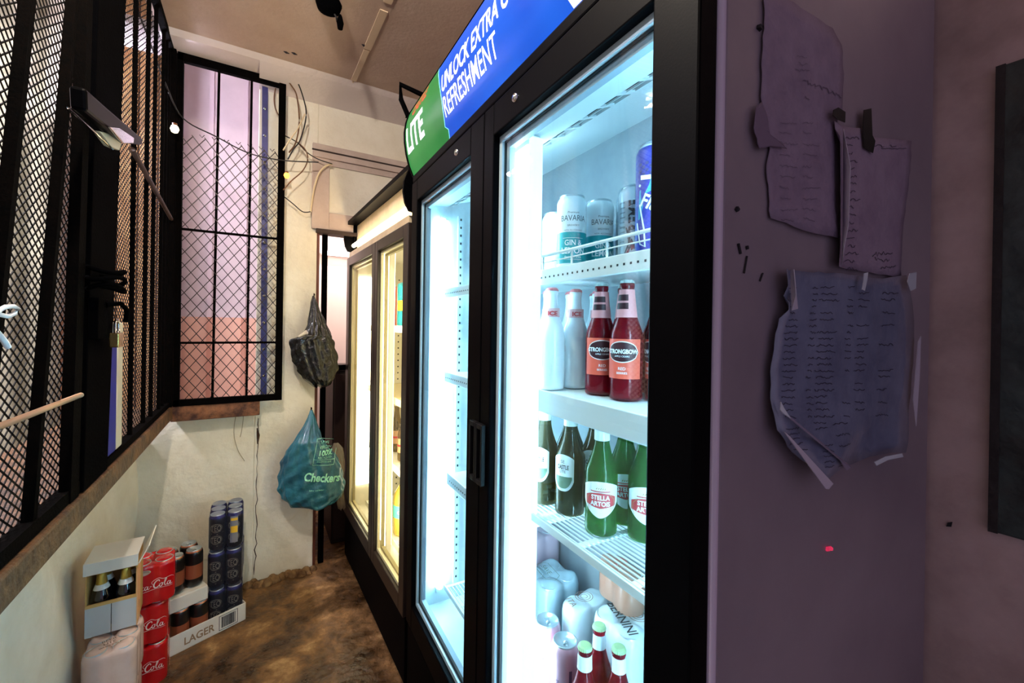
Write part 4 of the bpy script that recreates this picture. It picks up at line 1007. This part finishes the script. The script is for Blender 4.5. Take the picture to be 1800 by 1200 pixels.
# ================================================================== BAGS
def bag(name, label, rows, y, depth, mats, pleat=9, amp=.10, seed=1, mtop=None):
    """rows = (pixel y, left px, right px)"""
    rnd = random.Random(seed); ph = [rnd.uniform(0, 6) for _ in range(6)]
    R = []
    for py, xl, xr in rows:
        a = at(xl, py, y=y); c = at(xr, py, y=y); R.append(((a.x+c.x)/2, (c.x-a.x)/2, (a.z+c.z)/2))
    o = Vector((R[0][0], y, R[0][2])); n = len(R)-1
    t = thing(name, label, 'bag', o)
    def fn(u, v):
        f = v*n; i = min(int(f), n-1); k = f-i; k = k*k*(3-2*k)*.4+k*.6
        cx = R[i][0]*(1-k)+R[i+1][0]*k; hw = R[i][1]*(1-k)+R[i+1][1]*k; z = R[i][2]*(1-k)+R[i+1][2]*k
        a = 2*PI*u; dp = depth*min(1, (hw/.07)**.8)
        w_ = 1+amp*(.5*math.sin(a*pleat+ph[0]+v*3)+.35*math.sin(a*(pleat*2+1)+ph[1]-v*7)+.3*math.sin(a*3+v*17+ph[2]))*(.35+.65*(1-v))+amp*.5*math.sin(a*5+v*31+ph[3])*math.sin(v*23+a*2)
        return (cx-o.x+hw*math.cos(a)*w_, -dp*.9+dp*math.sin(a)*w_, z-o.z+.006*math.sin(a*4+v*20+ph[4])*v)
    b = MB(); b.grid(fn, 90, 60); b.build('bag_body', mats, t)
    return t, fn
BBAG = mat('bag_black', (5, 4, 4), .22, coat=.5, bump=1.0, bscale=42, spec=.4)
tb, fnb = bag('plastic_bag', 'black plastic bag hanging by its handles from the doorway edge', [(520, 549, 552), (532, 546, 557), (548, 544, 562), (570, 540, 571), (588, 532, 577), (596, 512, 580), (612, 511, 585), (632, 516, 590), (648, 524, 590), (662, 532, 586), (674, 546, 580), (679, 556, 570)], 2.60, .055, BBAG, seed=3, amp=.17)
o = tb.location
b = MB(); b.tube([at(525, 592, y=2.535)-o, at(538, 584, y=2.53)-o, at(549, 592, y=2.525)-o, at(536, 600, y=2.525)-o], [.006, .014, .012, .005], 8); b.build('crumpled_paper', mat('paper_pale', (220, 208, 188), .7, bump=.6, bscale=40), tb, label='pale crumpled wrapper poking out')
b = MB(); b.tube([at(552, 524, y=2.6)-o, at(552, 516, y=2.63)-o, at(553, 518, y=2.66)-o], .003, 6); b.build('hook', BLACKM, tb)
TBAG = mat('bag_teal', (44, 112, 128), .35, coat=.2, bump=.9, bscale=24, var=(22, 72, 92), vscale=8)
tt, fnt = bag('plastic_bag', 'teal plastic shopping bag with pale print hanging beside the doorway under the black one', [(720, 545, 549), (732, 540, 553), (748, 530, 557), (766, 516, 562), (784, 504, 574), (802, 495, 588), (822, 491, 596), (842, 490, 600), (860, 494, 601), (872, 508, 594), (880, 540, 578)], 2.60, .075, TBAG, seed=5, amp=.11)
o = tt.location
TINK = mat('bag_print', (150, 226, 196), .5)
def bagmap(px, py, s, tilt):
    # print lying on the front of the bag, sizes in photo-like units, follows the bulge
    c = at(px, py, y=2.46)-o; ct, sn = math.cos(tilt), math.sin(tilt)
    def f(x, y):
        X = c.x+(x*ct-y*sn)*s; Z = c.z+(x*sn+y*ct)*s
        # find the bag front at X, Z
        best = None
        return (X, front(X, Z)-.004, Z)
    return f
fr_pts = [(fnt(i/180, j/60)) for i in range(90, 181) for j in range(61)]
def front(X, Z):
    best = (9, 0)
    c = sorted(fr_pts, key=lambda p: (p[0]-X)**2+(p[2]-Z)**2)[:3]
    return min(p[1] for p in c)
b = MB(); b.text('Checkers', .060, bagmap(566, 846, 1, -.22), bold=.0018, sx=.80, fine=.012); b.text('Better and Better', .010, bagmap(556, 862, 1, -.12)); b.build('lettering', TINK, tt)
b = MB()
m_ = bagmap(571, 806, 1, -.18)
b.text('SAVE', .020, lambda x, y: m_(x-.010, y+.074)); b.text('VIRGIN', .020, lambda x, y: m_(x-.004, y+.050)); b.text('100%', .036, lambda x, y: m_(x, y+.016), bold=.0008); b.text('RECYCLED', .015, lambda x, y: m_(x, y)); b.text('SHOPPING BAG', .011, lambda x, y: m_(x, y-.020))
for poly in ([(-.055, .098), (.03, .098)], [(-.055, .098), (-.055, -.034)], [(-.055, -.034), (.055, -.034)], [(-.055, -.006), (.055, -.006)], [(.055, -.034), (.055, .05)]):
    (xa, za), (xb, zb) = poly
    b.ribbon([(xa+(xb-xa)*k/6, za+(zb-za)*k/6) for k in range(7)], .0018, m_)
b.build('print_box', TINK, tt)
b = MB(); b.tube([at(547, 724, y=2.6)-o, at(547, 716, y=2.63)-o, at(548, 718, y=2.66)-o], .003, 6); b.build('hook', BLACKM, tt)
tc_, _ = bag('plastic_bag', 'clear whitish plastic bag hanging behind the teal one by the warm-lit fridge', [(778, 586, 594), (788, 582, 602), (804, 584, 604), (822, 588, 605), (846, 590, 604), (866, 588, 604), (890, 594, 607), (894, 598, 605)], 2.615, .025, glassy('clear_bag', (220, 214, 200), .55, (170, 158, 140), .2), seed=8, amp=.12)

# ================================================================== CRATES AND PACKS ON THE FLOOR
CARD = mat('card_white', (226, 222, 214), .75, bump=.05, bscale=80); CARDG = mat('card_grey', (192, 196, 200), .75); CARDT = mat('card_tan', (206, 168, 104), .75); PAPERW = mat('card_cream', (240, 236, 222), .75)
def tray(name, label, P, rz, lx, ly, h, th=.004, slope=.02, deco=None, fold=True):
    t = thing(name, label, 'tray', P, rz)
    b = MB(); b.box((0, 0, 0), (lx, ly, th))
    # walls: front high at the right end
    for (a, c) in (((0, 0), (lx, 0)), ((lx, 0), (lx, ly)), ((lx, ly), (0, ly)), ((0, ly), (0, 0))):
        A = Vector((a[0], a[1], 0)); B = Vector((c[0], c[1], 0)); n_ = (B-A).normalized(); inn = Vector((-n_.y, n_.x, 0))*th
        b.prism([A, B, B+inn, A+inn], (0, 0, h))
    bd = b.build('tray_body', CARD, t, .0015)
    if deco: deco(bd)
    return t
# lager tray : local x runs left to right along its front
pl_ = at(305, 1152, z=FLOOR); pr_ = at(432, 1088, z=FLOOR)
ang = math.atan2(pr_.y-pl_.y, pr_.x-pl_.x); LT = .30
org = pr_-Vector((math.cos(ang), math.sin(ang), 0))*LT
def dec_lager(bd):
    b = MB(); b.text('LAGER', .044, lambda x, y: (.115+x, -.001, .022+y), sx=.85, bold=.0008); b.build('lettering', mat('print_tan', (150, 122, 92), .6), bd)
    b = MB(); x = .200
    while x < .255: w_ = random.choice([.001, .0016, .0026]); b.box((x, -.0012, .016), (x+w_, 0, .064)); x += w_+random.choice([.0012, .002])
    for a, c in (((.190, .008), (.265, .0095)), ((.190, .070), (.265, .0715)), ((.190, .008), (.1915, .0715)), ((.2635, .008), (.265, .0715))): b.box((a[0], -.0012, a[1]), (c[0], 0, c[1]))
    b.build('barcode', INK, bd)
tr1 = tray('cardboard_tray', 'white cardboard tray with brown lettering and a barcode, on the floor under the dark cans', org, ang, LT, .27, .080, deco=dec_lager)
# dark blue can six-packs, three layers
NAVY = mat('can_navy', (7, 8, 16), .3, coat=.3); VIO = mat('can_violet', (60, 58, 120), .25, metal=.5); GOLDP = mat('print_gold', (150, 144, 124), .45)
def dec_navy(bd, h):
    b = MB()
    for z0 in (.035, .088):
        b.text('TEQ', .034, cyl(.033, z0+.008, phi0=-PI/2-.15), sx=.62, bold=-.0002)
        for rr in (.019, .016): b.ribbon([(rr*1.25*math.cos(a), rr*math.sin(a)) for a in [k*PI/9 for k in range(19)]], .0012, cyl(.033, z0+.020, phi0=-PI/2-.15))
        b.ribbon([(-.024, .0), (0, -.004), (.024, .002)], .002, cyl(.033, z0-.004))
    b.build('print', GOLDP, bd)
BF = glassy('blue_film', (236, 238, 246), .05, (150, 156, 190), .08)
def navy(label, layer, rz=0, jx=0):
    t, f = shrink_pack('six_pack', label, 2, 3, [NAVY, VIO], lambda z, k: 1 if (z > .146 or z < .01) else 0, .164, BF, group='stacked packs of dark blue cans', decor=dec_navy, p=.067)
    x0 = at(399, 905, y=2.43).x; t.location = (x0+jx, 2.43, FLOOR+.006+layer*.1705); t.rotation_euler = (0, 0, rz); return t
navy('wrapped pack of dark blue cans, bottom of its stack in the cardboard tray', 0, .03)
navy('wrapped pack of dark blue cans, middle of its stack of three', 1, -.03, .001)
tn = navy('wrapped pack of dark blue cans, topmost of its stack with a yellow label', 2, .02)
b = MB(); patch(b, .0335, -.55, .35, .03, .15, off=.0012); 
c0_ = ((.067/2), -.067)
for i, v in enumerate(b.v): b.v[i] = (v[0]+c0_[0], v[1]+c0_[1], v[2])
o_ = b.build('info_label', mat('label_grey', (130, 132, 144), .5), tn)
for za, zb in ((.075, .105), (.130, .142)):
    b = MB(); patch(b, .0335, -.5, .3, za, zb, off=.0016)
    for i, v in enumerate(b.v): b.v[i] = (v[0]+c0_[0], v[1]+c0_[1], v[2])
    b.build('yellow_band', mat('band_yellow', (236, 190, 50)), o_)
# copper cans in the tray left of them
COPP = mat('can_copper', (186, 112, 82), .28, metal=.6); BLK = mat('can_black', (16, 14, 16), .3, coat=.4)
def inT(x, y, z): return org+Vector((math.cos(ang)*x-math.sin(ang)*y, math.sin(ang)*x+math.cos(ang)*y, z))
GC = 'copper and black cans in the floor tray'
cc = make_can('drinks_can', 'black and copper can at the front of the floor tray, right of two', 'can', .160, [BLK, COPP], lambda z, k: 1 if (.03 < z < .10 or z > .15) else 0, None, GC)
cc.location = inT(.128, .043, .006); cc.rotation_euler = (0, 0, ang)
k = 0
for (x, y, lab) in ((.058, .043, 'black and copper can at the front of the floor tray, left of two'), (.058, .113, 'black and copper can in the second row of the floor tray'), (.126, .113, 'black and copper can in the second row, right under the white carton')):
    dup(cc, inT(x, y, .006), ang, lab, GC)
ctn = thing('cardboard_tray', 'shallow closed white carton lying on the copper cans behind the red packs', 'carton', inT(-.045, .016, .168), ang)
b = MB(); b.box((0, 0, 0), (.196, .20, .058)); cb_ = b.build('carton_body', CARD, ctn, .003)
b = MB(); b.box((.12, .05, .058), (.15, .075, .0586)); b.box((.128, .09, .058), (.16, .10, .0586)); b.build('print', mat('print_tan', (150, 122, 92)), cb_)
G3 = 'dark cans standing on the white carton'
for n_, (x, y, lab) in enumerate(((.115, .060, 'copper and black can on the white carton beside the dark blue stack'), (.045, .055, 'copper and black can on the white carton beside the red pack'), (.119, .135, 'copper and black can at the back right of the white carton'), (.045, .130, 'copper and black can at the back of the white carton'), (-.025, .130, 'copper and black can at the far left of the white carton'))):
    dup(cc, inT(x, y+.01, .2265), ang, lab, G3)
# red packs, three high
RED = mat('coke_red', (206, 16, 26), .28, coat=.5); REDF = mat('red_wrap', (200, 14, 24), .24, coat=.7, bump=.15, bscale=30)
def script_cola(b, mp, s=1.0, part='full'):
    """hand-drawn flowing script: pairs of strokes, units of letter height"""
    def st(pts, wd):
        P = smooth([(p[0], p[1], 0) for p in pts], 5); n = len(P)
        b.ribbon([(p.x*s, p.y*s) for p in P], [wd*s*(.45+.55*math.sin(PI*(i+.5)/n)) for i in range(n)], mp)
    def capC(x): st([(x+.62, .78), (x+.60, .98), (x+.42, 1.0), (x+.16, .78), (x+.02, .40), (x+.10, .10), (x+.30, .02), (x+.55, .18), (x+.72, .38)], .15); 
    def lo(x): st([(x+.30, .52), (x+.12, .44), (x+.04, .22), (x+.14, .04), (x+.30, .12), (x+.38, .34), (x+.30, .52), (x+.42, .46), (x+.56, .48)], .10)
    def la_(x): st([(x+.34, .46), (x+.18, .50), (x+.05, .26), (x+.12, .04), (x+.30, .18), (x+.40, .48), (x+.36, .14), (x+.44, .04), (x+.60, .20)], .10)
    def ll(x): st([(x+.02, .20), (x+.22, .62), (x+.34, .98), (x+.22, 1.0), (x+.12, .55), (x+.14, .12), (x+.24, .04), (x+.40, .20)], .10)
    capC(0); lo(.58); la_(1.02) if False else None
    x = 0
    capC(-2.35); lo(-1.78); st([(-1.0, .50), (-1.22, .46), (-1.32, .22), (-1.2, .04), (-.98, .16)], .10); la_(-1.0); st([(-.42, .34), (-.2, .36)], .10)
    ll(1.08); la_(1.44)
    st([(.02, .42), (-.2, .9), (.5, 1.28), (1.1, 1.04), (1.9, 1.22), (2.2, 1.1)], .06)
    st([(-2.3, .1), (-1.8, -.28), (-.8, -.22), (.4, -.10), (1.6, -.16), (2.1, -.10)], .05)
def red_pack(label, P, rz, layer):
    t, f = shrink_pack('six_pack', label, 2, 2, [RED, mat('can_red_white', (236, 230, 228), .3)], lambda z, k: 0, .150, REDF, group='red six-packs stacked by the white crate', film_name='printed_wrap', dip=.02)
    t.location = P; t.rotation_euler = (0, 0, rz)
    b = MB(); script_cola(b, lambda x, y: (x+.002, -.0705, .060+y), .027)
    script_cola(b, lambda x, y: (.0705, y-.014, .075+x*.98), .024)
    b.build('script_lettering', mat('print_rosewhite', (246, 214, 214), .4), f)
    return t
cpos = at(270, 1120, x=-.345)
RX, RY, RR = -.350, 2.150, .06
red_pack('red wrapped pack of cans with white script, bottom of its stack', (RX, RY, FLOOR+.001), RR, 0)
red_pack('red wrapped pack of cans with white script, middle of its stack', (RX-.001, RY+.002, FLOOR+.159), RR+.03, 1)
t = red_pack('red wrapped pack of cans with large white script, topmost and pushed out of line', (RX+.018, RY-.010, FLOOR+.317), RR+.08, 2)
b = MB(); b.lathe([(0, -.001), (.020, 0), (.022, .002), (.0235, .0)], 20)
b.v = [(v[0]-.030, -.0705-v[2]*1.0, .126+v[1]*.42) for v in b.v]
b.build('carry_hole', mat('hole_silver', (206, 190, 180), .3, metal=.5), t, label='oval hole showing a silver can end')
# open white crate with dark bottles, on two pink packs
CX, CY_, CR = -.412, 1.995, .05
PINKF = mat('pink_wrap', (232, 206, 196), .25, coat=.6, bump=.3, bscale=18, var=(222, 190, 180), vscale=8)
def pink_pack(label, z, dx=0):
    t, f = shrink_pack('six_pack', label, 2, 3, [mat('can_blush', (216, 190, 186), .35)], lambda z, k: 0, .155, PINKF, group='pink wrapped packs under the white crate', film_name='printed_wrap', puff=1, dip=.022, p=.0675)
    t.location = (CX+.008+dx, CY_-.065, z); t.rotation_euler = (0, 0, CR)
    b = MB(); mp = topmap((0, -.068), .25, .1668)
    for k_, (s_, yy) in enumerate((('BEER', .018), ('LITE', .002), ('WHEAT ALE', -.012))): b.text(s_, .017 if k_ < 2 else .010, lambda x, y: mp(x, y+yy), bold=.0003)
    mp2 = lambda x, y: (.0795, -.06+y*0-y, .10+x)
    b.text('ALE', .02, mp2); b.build('lettering', mat('print_brown', (130, 104, 88), .6), f)
    return t
pink_pack('pink shrink-wrapped pack at the bottom of the near stack by the left wall', FLOOR+.001)
pink_pack('pink shrink-wrapped pack directly under the open white crate', FLOOR+.164, .004)
CZ = FLOOR+.334
cr = thing('open_carton', 'open white carton with its lid tipped up, showing two gold-foiled dark bottles', 'carton', (CX, CY_, CZ), CR)
W_, D_, H_ = .065, .066, .245
b = MB()
b.box((-W_, -D_, 0), (W_, D_, .003)); b.box((-W_, D_-.003, 0), (W_, D_, H_)); b.box((-W_, -D_, 0), (-W_+.003, D_, H_)); b.box((W_-.003, -D_+.0, .0), (W_, D_, H_-.01))
b.build('carton_body', CARDT, cr)
b = MB(); b.box((-W_, -D_-.003, 0), (-.001, -D_, .098)); b.box((.001, -D_-.003, 0), (W_, -D_, .100)); b.build('front_panel', CARDG, cr)
b = MB(); b.box((-W_, -D_-.0036, .097), (W_, -D_+.004, .106)); b.build('card_edge', CARDT, cr)
b = MB(); b.box((-W_-.004, -D_-.010, H_), (W_+.004, D_+.004, H_+.004)); b.box((-W_-.004, -D_-.012, H_-.036), (W_+.004, -D_-.009, H_+.004)); b.build('lid', CARD, cr, .0015)
b = MB(); b.prism([(W_+.004, -D_-.010, H_-.03), (W_+.004, D_, H_-.03), (W_+.034, D_+.01, H_+.035), (W_+.030, -D_-.005, H_+.022)], (.003, 0, -.001)); b.build('side_flap', PAPERW, cr)
b = MB(); b.box((W_-.001, -D_-.003, 0), (W_+.002, -D_+.06, H_-.05)); sp = b.build('side_label', mat('card_orange', (236, 180, 130), .6), cr)
b = MB(); b.text('750', .018, lambda x, y: (W_+.0026, -D_+.025+y-.0, .055+x)); b.build('lettering', INK, sp)
DGL = mat('dark_bottle_glass', (8, 8, 14), .08, coat=.8); GFO = mat('gold_foil', (212, 178, 84), .3, metal=.7, bump=.3, bscale=60)
def fizz(label, x, y):
    t = thing('gold_foil_bottle', label, 'bottle', (0, 0, 0), 0, 'dark bottles in the open white carton')
    b = MB(); b.lathe([(0, .001), (.026, .002), (.0295, .01), (.0295, .098), (.028, .116), (.021, .138), (.0150, .152), (.0145, .156)], 26); b.build('body', DGL, t)
    b = MB(); b.lathe([(.0155, .144), (.0150, .158), (.0125, .176), (.0118, .190), (.006, .193), (0, .193)], 22); b.build('foil', GFO, t)
    b = MB(); b.lathe([(.0220, .137), (.0180, .148), (.0160, .153)], 22); b.build('collar', CAPW, t)
    c_, s_ = math.cos(CR), math.sin(CR); t.location = (CX+x*c_-y*s_, CY_+x*s_+y*c_, CZ+.0035); return t
fizz('dark bottle with gold foil, left of the two at the front of the open carton', -.031, -.030)
fizz('dark bottle with gold foil, right of the two at the front of the open carton', .031, -.029)
fizz('dark bottle with gold foil in the second row of the open carton', -.031, .032)
fizz('dark bottle with gold foil in the second row, right side of the open carton', .031, .032)

# ================================================================== PAPERS TAPED TO THE FRIDGE SIDE
PY = L0-.0015
def side(px, py, off=0): return F1.at(px, py, 'l', PY-off)
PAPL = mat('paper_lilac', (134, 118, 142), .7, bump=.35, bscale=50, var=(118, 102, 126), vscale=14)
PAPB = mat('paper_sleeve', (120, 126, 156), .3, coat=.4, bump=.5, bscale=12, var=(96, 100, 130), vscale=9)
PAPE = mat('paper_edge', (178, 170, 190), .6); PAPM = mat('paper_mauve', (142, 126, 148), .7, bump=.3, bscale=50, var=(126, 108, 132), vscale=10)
HAND = mat('handwriting', (46, 40, 62), .8); FHAND = mat('faded_handwriting', (86, 74, 98), .8)
def paper(name, label, outline, off, m, curl, lines, inkm, th=.0008):
    """outline in pixels -> fan mesh on the side plane, curling off it"""
    o = F1.W(*side(*outline[0], off)); t = thing(name, label, 'paper', o, -F1.a)
    loc0 = side(*outline[0], off)
    cx = sum(p[0] for p in outline)/len(outline); cy = sum(p[1] for p in outline)/len(outline)
    def L(px, py, e=0):
        q = side(px, py, off); d = curl(px, py)+e
        return (q.x-loc0.x, -d, q.z-loc0.z)
    rings = 8; vs = [L(cx, cy)]; fs = []; n = len(outline)
    for k in range(1, rings+1):
        for p in outline: vs.append(L(cx+(p[0]-cx)*k/rings, cy+(p[1]-cy)*k/rings))
    for i in range(n): fs.append((0, 1+(i+1) % n, 1+i))
    for k in range(rings-1):
        for i in range(n):
            a = 1+k*n+i; c = 1+k*n+(i+1) % n; fs.append((a, c, c+n, a+n))
    b = MB(); b.add(vs, fs, 0, True); sh = b.build('sheet', m, t, solid=th)
    b = MB(); rnd = random.Random(len(label))
    for (x0, y0, x1, y1, hgt, kinds) in lines:
        # one handwritten word from x0,y0 to x1,y1
        n_ = max(6, int(math.hypot(x1-x0, y1-y0)/2.2)); pts = []
        for i in range(n_):
            tt = i/(n_-1); pts.append((x0+(x1-x0)*tt+rnd.uniform(-.6, .6), y0+(y1-y0)*tt+rnd.uniform(-.5, .5)*hgt))
        b.ribbon(pts, kinds, lambda x, y: L(x, y, .0012))
    if lines: b.build('handwriting', inkm, sh)
    return t, L
def dens(pts, step=12):
    out = []
    for i, p in enumerate(pts):
        q = pts[(i+1) % len(pts)]; d = math.hypot(q[0]-p[0], q[1]-p[1]); n = max(1, int(d/step))
        for k in range(n): out.append((p[0]+(q[0]-p[0])*k/n+(random.uniform(-1.2, 1.2) if k else 0), p[1]+(q[1]-p[1])*k/n+(random.uniform(-1.2, 1.2) if k else 0)))
    return out
flat = lambda a, c: .001
rl = random.Random(4)
ln = [(1400+rl.uniform(-6, 10), y, 1400+rl.uniform(14, 30), y+3, 5, .7) for y in (100, 112, 124)]+[(1408, 142, 1476, 170, 8, 1.3), (1412, 170, 1420, 176, 5, 1)]+[(x, 215+k*19+rl.uniform(-3, 3), x+rl.uniform(14, 34), 218+k*19, 4, .7) for k in range(10) for x in (1368, 1408)]
paper('note_sheet', 'old torn lilac sheet taped at the top left of the fridge side', dens([(1342, -10), (1372, -10), (1418, 22), (1462, 50), (1478, 80), (1482, 130), (1478, 200), (1470, 212), (1466, 300), (1470, 420), (1440, 414), (1408, 406), (1378, 392), (1352, 384), (1350, 340), (1346, 290), (1352, 262), (1340, 214), (1336, 170), (1338, 100), (1342, 40)]), .001, PAPL, lambda x, y: .001+.006*max(0, (360-x+1000)/1000-.0)*0+.004*max(0, (y-370)/50), ln, FHAND)
paper('torn_scrap', 'small torn scrap at the left edge of the upper sheet', dens([(1326, 190), (1336, 180), (1344, 200), (1352, 240), (1380, 262), (1352, 258), (1332, 262), (1322, 226)], 8), .004, mat('paper_dark_lilac', (104, 88, 112), .7), lambda x, y: .002, [], FHAND)  # scrap in a darker lilac than the sheet beside it
ln = [(x0, 244+k*13.5, x0+rl.uniform(18, 32), 243+k*13.5, 6, 1.0) for k in range(18) for x0 in (1477,)]+[(1532, 256, 1550, 258, 5, 1), (1560, 258, 1572, 256, 5, 1), (1546, 262, 1590, 262, 2, .8)]+[(1530, 448, 1566, 446, 10, 1), (1545, 472, 1572, 468, 5, 1), (1535, 455, 1560, 458, 8, 1)]
pm, Lm = paper('note_sheet', 'mauve handwritten sheet hanging from black tape right of the torn sheet', dens([(1461, 215), (1478, 222), (1512, 226), (1528, 242), (1600, 248), (1598, 300), (1590, 360), (1584, 420), (1582, 486), (1540, 482), (1500, 474), (1458, 470), (1466, 430), (1468, 380), (1468, 320), (1466, 270)]), .003, PAPM, lambda x, y: .0015+.010*max(0, (1480-x)/20)*(1 if y > 230 else .3), ln, HAND)
b = MB(); b.add([Lm(1459, 440, .006), Lm(1466, 400, .010), Lm(1469, 300, .012), Lm(1464, 232, .004), Lm(1467, 232, .003), Lm(1473, 300, .002), Lm(1470, 400, .002), Lm(1463, 468, .002)], [(0, 1, 6, 7), (1, 2, 5, 6), (2, 3, 4, 5)], 0, True); b.build('curled_edge', PAPE, pm, solid=.0008, label='paler curled left edge')
b = MB()
def dk(pts, e=.004): b.add([Lm(x, y, e) for x, y in pts], [tuple(range(len(pts)))])
dk([(1452, 198), (1462, 193), (1478, 200), (1477, 218), (1460, 214), (1450, 208)]); b.build('black_tape', mat('tape_black', (6, 5, 6), .5), pm, solid=.001)
b = MB(); dk([(1511, 196), (1524, 193), (1526, 240), (1531, 250), (1527, 271), (1512, 262), (1509, 230)]); b.build('black_tape', mat('tape_black', (6, 5, 6)), pm, solid=.001)
# lower sheet in a plastic sleeve
ln = []
for k in range(21):
    y = 506+k*11.2; sk = -k*1.4
    for x0, wd, pr in ((1378, 22, .95), (1421, 10, .8), (1436, 30, .95), (1486, 10, .6), (1505, 18, .75), (1546, 24, .6)):
        if rl.random() < pr: ln.append((x0+sk*.5+rl.uniform(-2, 2), y-(x0-1378)*.01, x0+sk*.5+wd*rl.uniform(.7, 1.15), y-(x0-1378)*.01, 4.2, 1.1))
for k in range(9):
    y = 742+k*9
    for x0, wd in ((1362+k*3, 24), (1420, 18), (1448, 26)):
        if rl.random() < .8: ln.append((x0, y, x0+wd, y-2, 4, 1))
def curlL(x, y):
    d = .004+.006*math.sin((x-1360)/38.)*max(0, (y-680)/160)
    if y > 690: d += .012*abs(math.sin((x+y*.8)/40.))*min(1, (y-690)/90)
    if x < 1372 and y < 560: d += .008
    return d
pb, Lb = paper('list_sheet', 'large handwritten list in a crumpled plastic sleeve low on the fridge side', dens([(1366, 474), (1410, 478), (1460, 480), (1500, 484), (1545, 490), (1588, 484), (1596, 520), (1602, 570), (1600, 640), (1594, 700), (1582, 760), (1575, 792), (1552, 792), (1520, 800), (1496, 812), (1478, 818), (1448, 824), (1420, 838), (1400, 812), (1372, 782), (1350, 752), (1348, 700), (1350, 640), (1356, 600), (1364, 560), (1370, 545), (1372, 520)]), .004, PAPB, curlL, ln, HAND)
b = MB()
def eg(pts, e=.009): b.add([Lb(x, y, e) for x, y in pts], [tuple(range(len(pts)))])
eg([(1366, 476), (1372, 476), (1384, 543), (1374, 546), (1370, 520)]); b.build('folded_edge', PAPE, pb, solid=.001, label='pale folded strip at the top left')
b = MB(); eg([(1349, 752), (1356, 758), (1423, 838), (1414, 847), (1408, 846)]); b.build('folded_edge', PAPE, pb, solid=.001, label='pale folded strip at the bottom left')
b = MB(); eg([(1597, 600), (1602, 590), (1600, 660), (1592, 720), (1586, 745), (1588, 700)]); b.build('folded_edge', PAPE, pb, solid=.001, label='pale curled right edge')
b = MB(); eg([(1358, 724), (1366, 728), (1470, 812), (1480, 818), (1462, 820), (1440, 800)], .007); b.build('fold', mat('fold_mauve', (128, 118, 144), .6), pb, solid=.001)
CLT = glassy('clear_tape', (230, 234, 244), .75, (220, 226, 240), .08)
for pts, l_ in (([(1497, 482), (1504, 480), (1502, 494), (1498, 512), (1493, 510), (1496, 496)], 0), ([(1578, 482), (1590, 480), (1589, 508), (1580, 512), (1574, 496)], 0), ([(1349, 702), (1352, 712), (1360, 730), (1350, 722), (1346, 716)], 0), ([(1512, 806), (1530, 796), (1554, 790), (1556, 796), (1532, 802), (1514, 812)], 0)):
    b = MB(); eg(pts, .012); b.build('clear_tape', CLT, pb, solid=.001)
b = MB(); rr = random.Random(2)
for (a, c) in (((1298, 428), (1302, 446)), ((1313, 432), (1314, 437)), ((1313, 450), (1309, 478)), ((1341, 480), (1336, 492)), ((1294, 366), (1297, 371))):
    p0, p1 = side(*a), side(*c); mid = (p0+p1)/2; q = F1.W(*p0)
b = P1()
for (a, c, r_) in (((1298, 428), (1302, 446), .0016), ((1313, 432), (1314, 438), .002), ((1313, 450), (1308, 480), .0012), ((1341, 480), (1336, 494), .0012), ((1294, 365), (1297, 370), .003), ((1335, 46), (1334, 52), .004)):
    b.tube([side(*a), side(*c)], r_, 5)
b.build('scuff_marks', INK, fr)
b = P1(); q = side(1457, 963); b.tube([q+Vector((-.006, 0, 0)), q+Vector((.006, 0, -.002))], .0035, 6); b.build('red_spot', mat('red_spot', (220, 50, 90), .4, emit=(220, 50, 90), estr=.25), fr, label='small glowing red spot low on the side')

# weathered dark board on the right wall and a nick in the plaster
p0 = at(1762, 118, x=1.158); p1 = at(1755, 935, x=1.158)
wbd = thing('weathered_board', 'dark teal-grey weathered board on the wall at the right edge', 'board', (1.16, p0.y, p1.z))
b = MB(); b.box((-.012, -.5, 0), (0, 0, p0.z-p1.z)); b.build('board', mat('board_teal', (52, 66, 70), .5, bump=1.0, bscale=14, var=(20, 20, 26), vscale=9), wbd, .004)
b = MB(); b.box((-.014, -.006, 0), (0, .006, p0.z-p1.z)); b.build('edge_strip', mat('board_edge', (34, 28, 32), .7, bump=.8, bscale=30), wbd)
p = at(1670, 921, x=1.1585); b = MB(); b.prism([(0, -.0035, .006), (0, .003, .002), (0, .005, -.006), (0, -.002, -.004)], (-.002, 0, 0)); o = b.build('wall_nick', INK); o.location = p; tag(o, 'small dark oval nick in the plaster beside the fridge', 'mark')
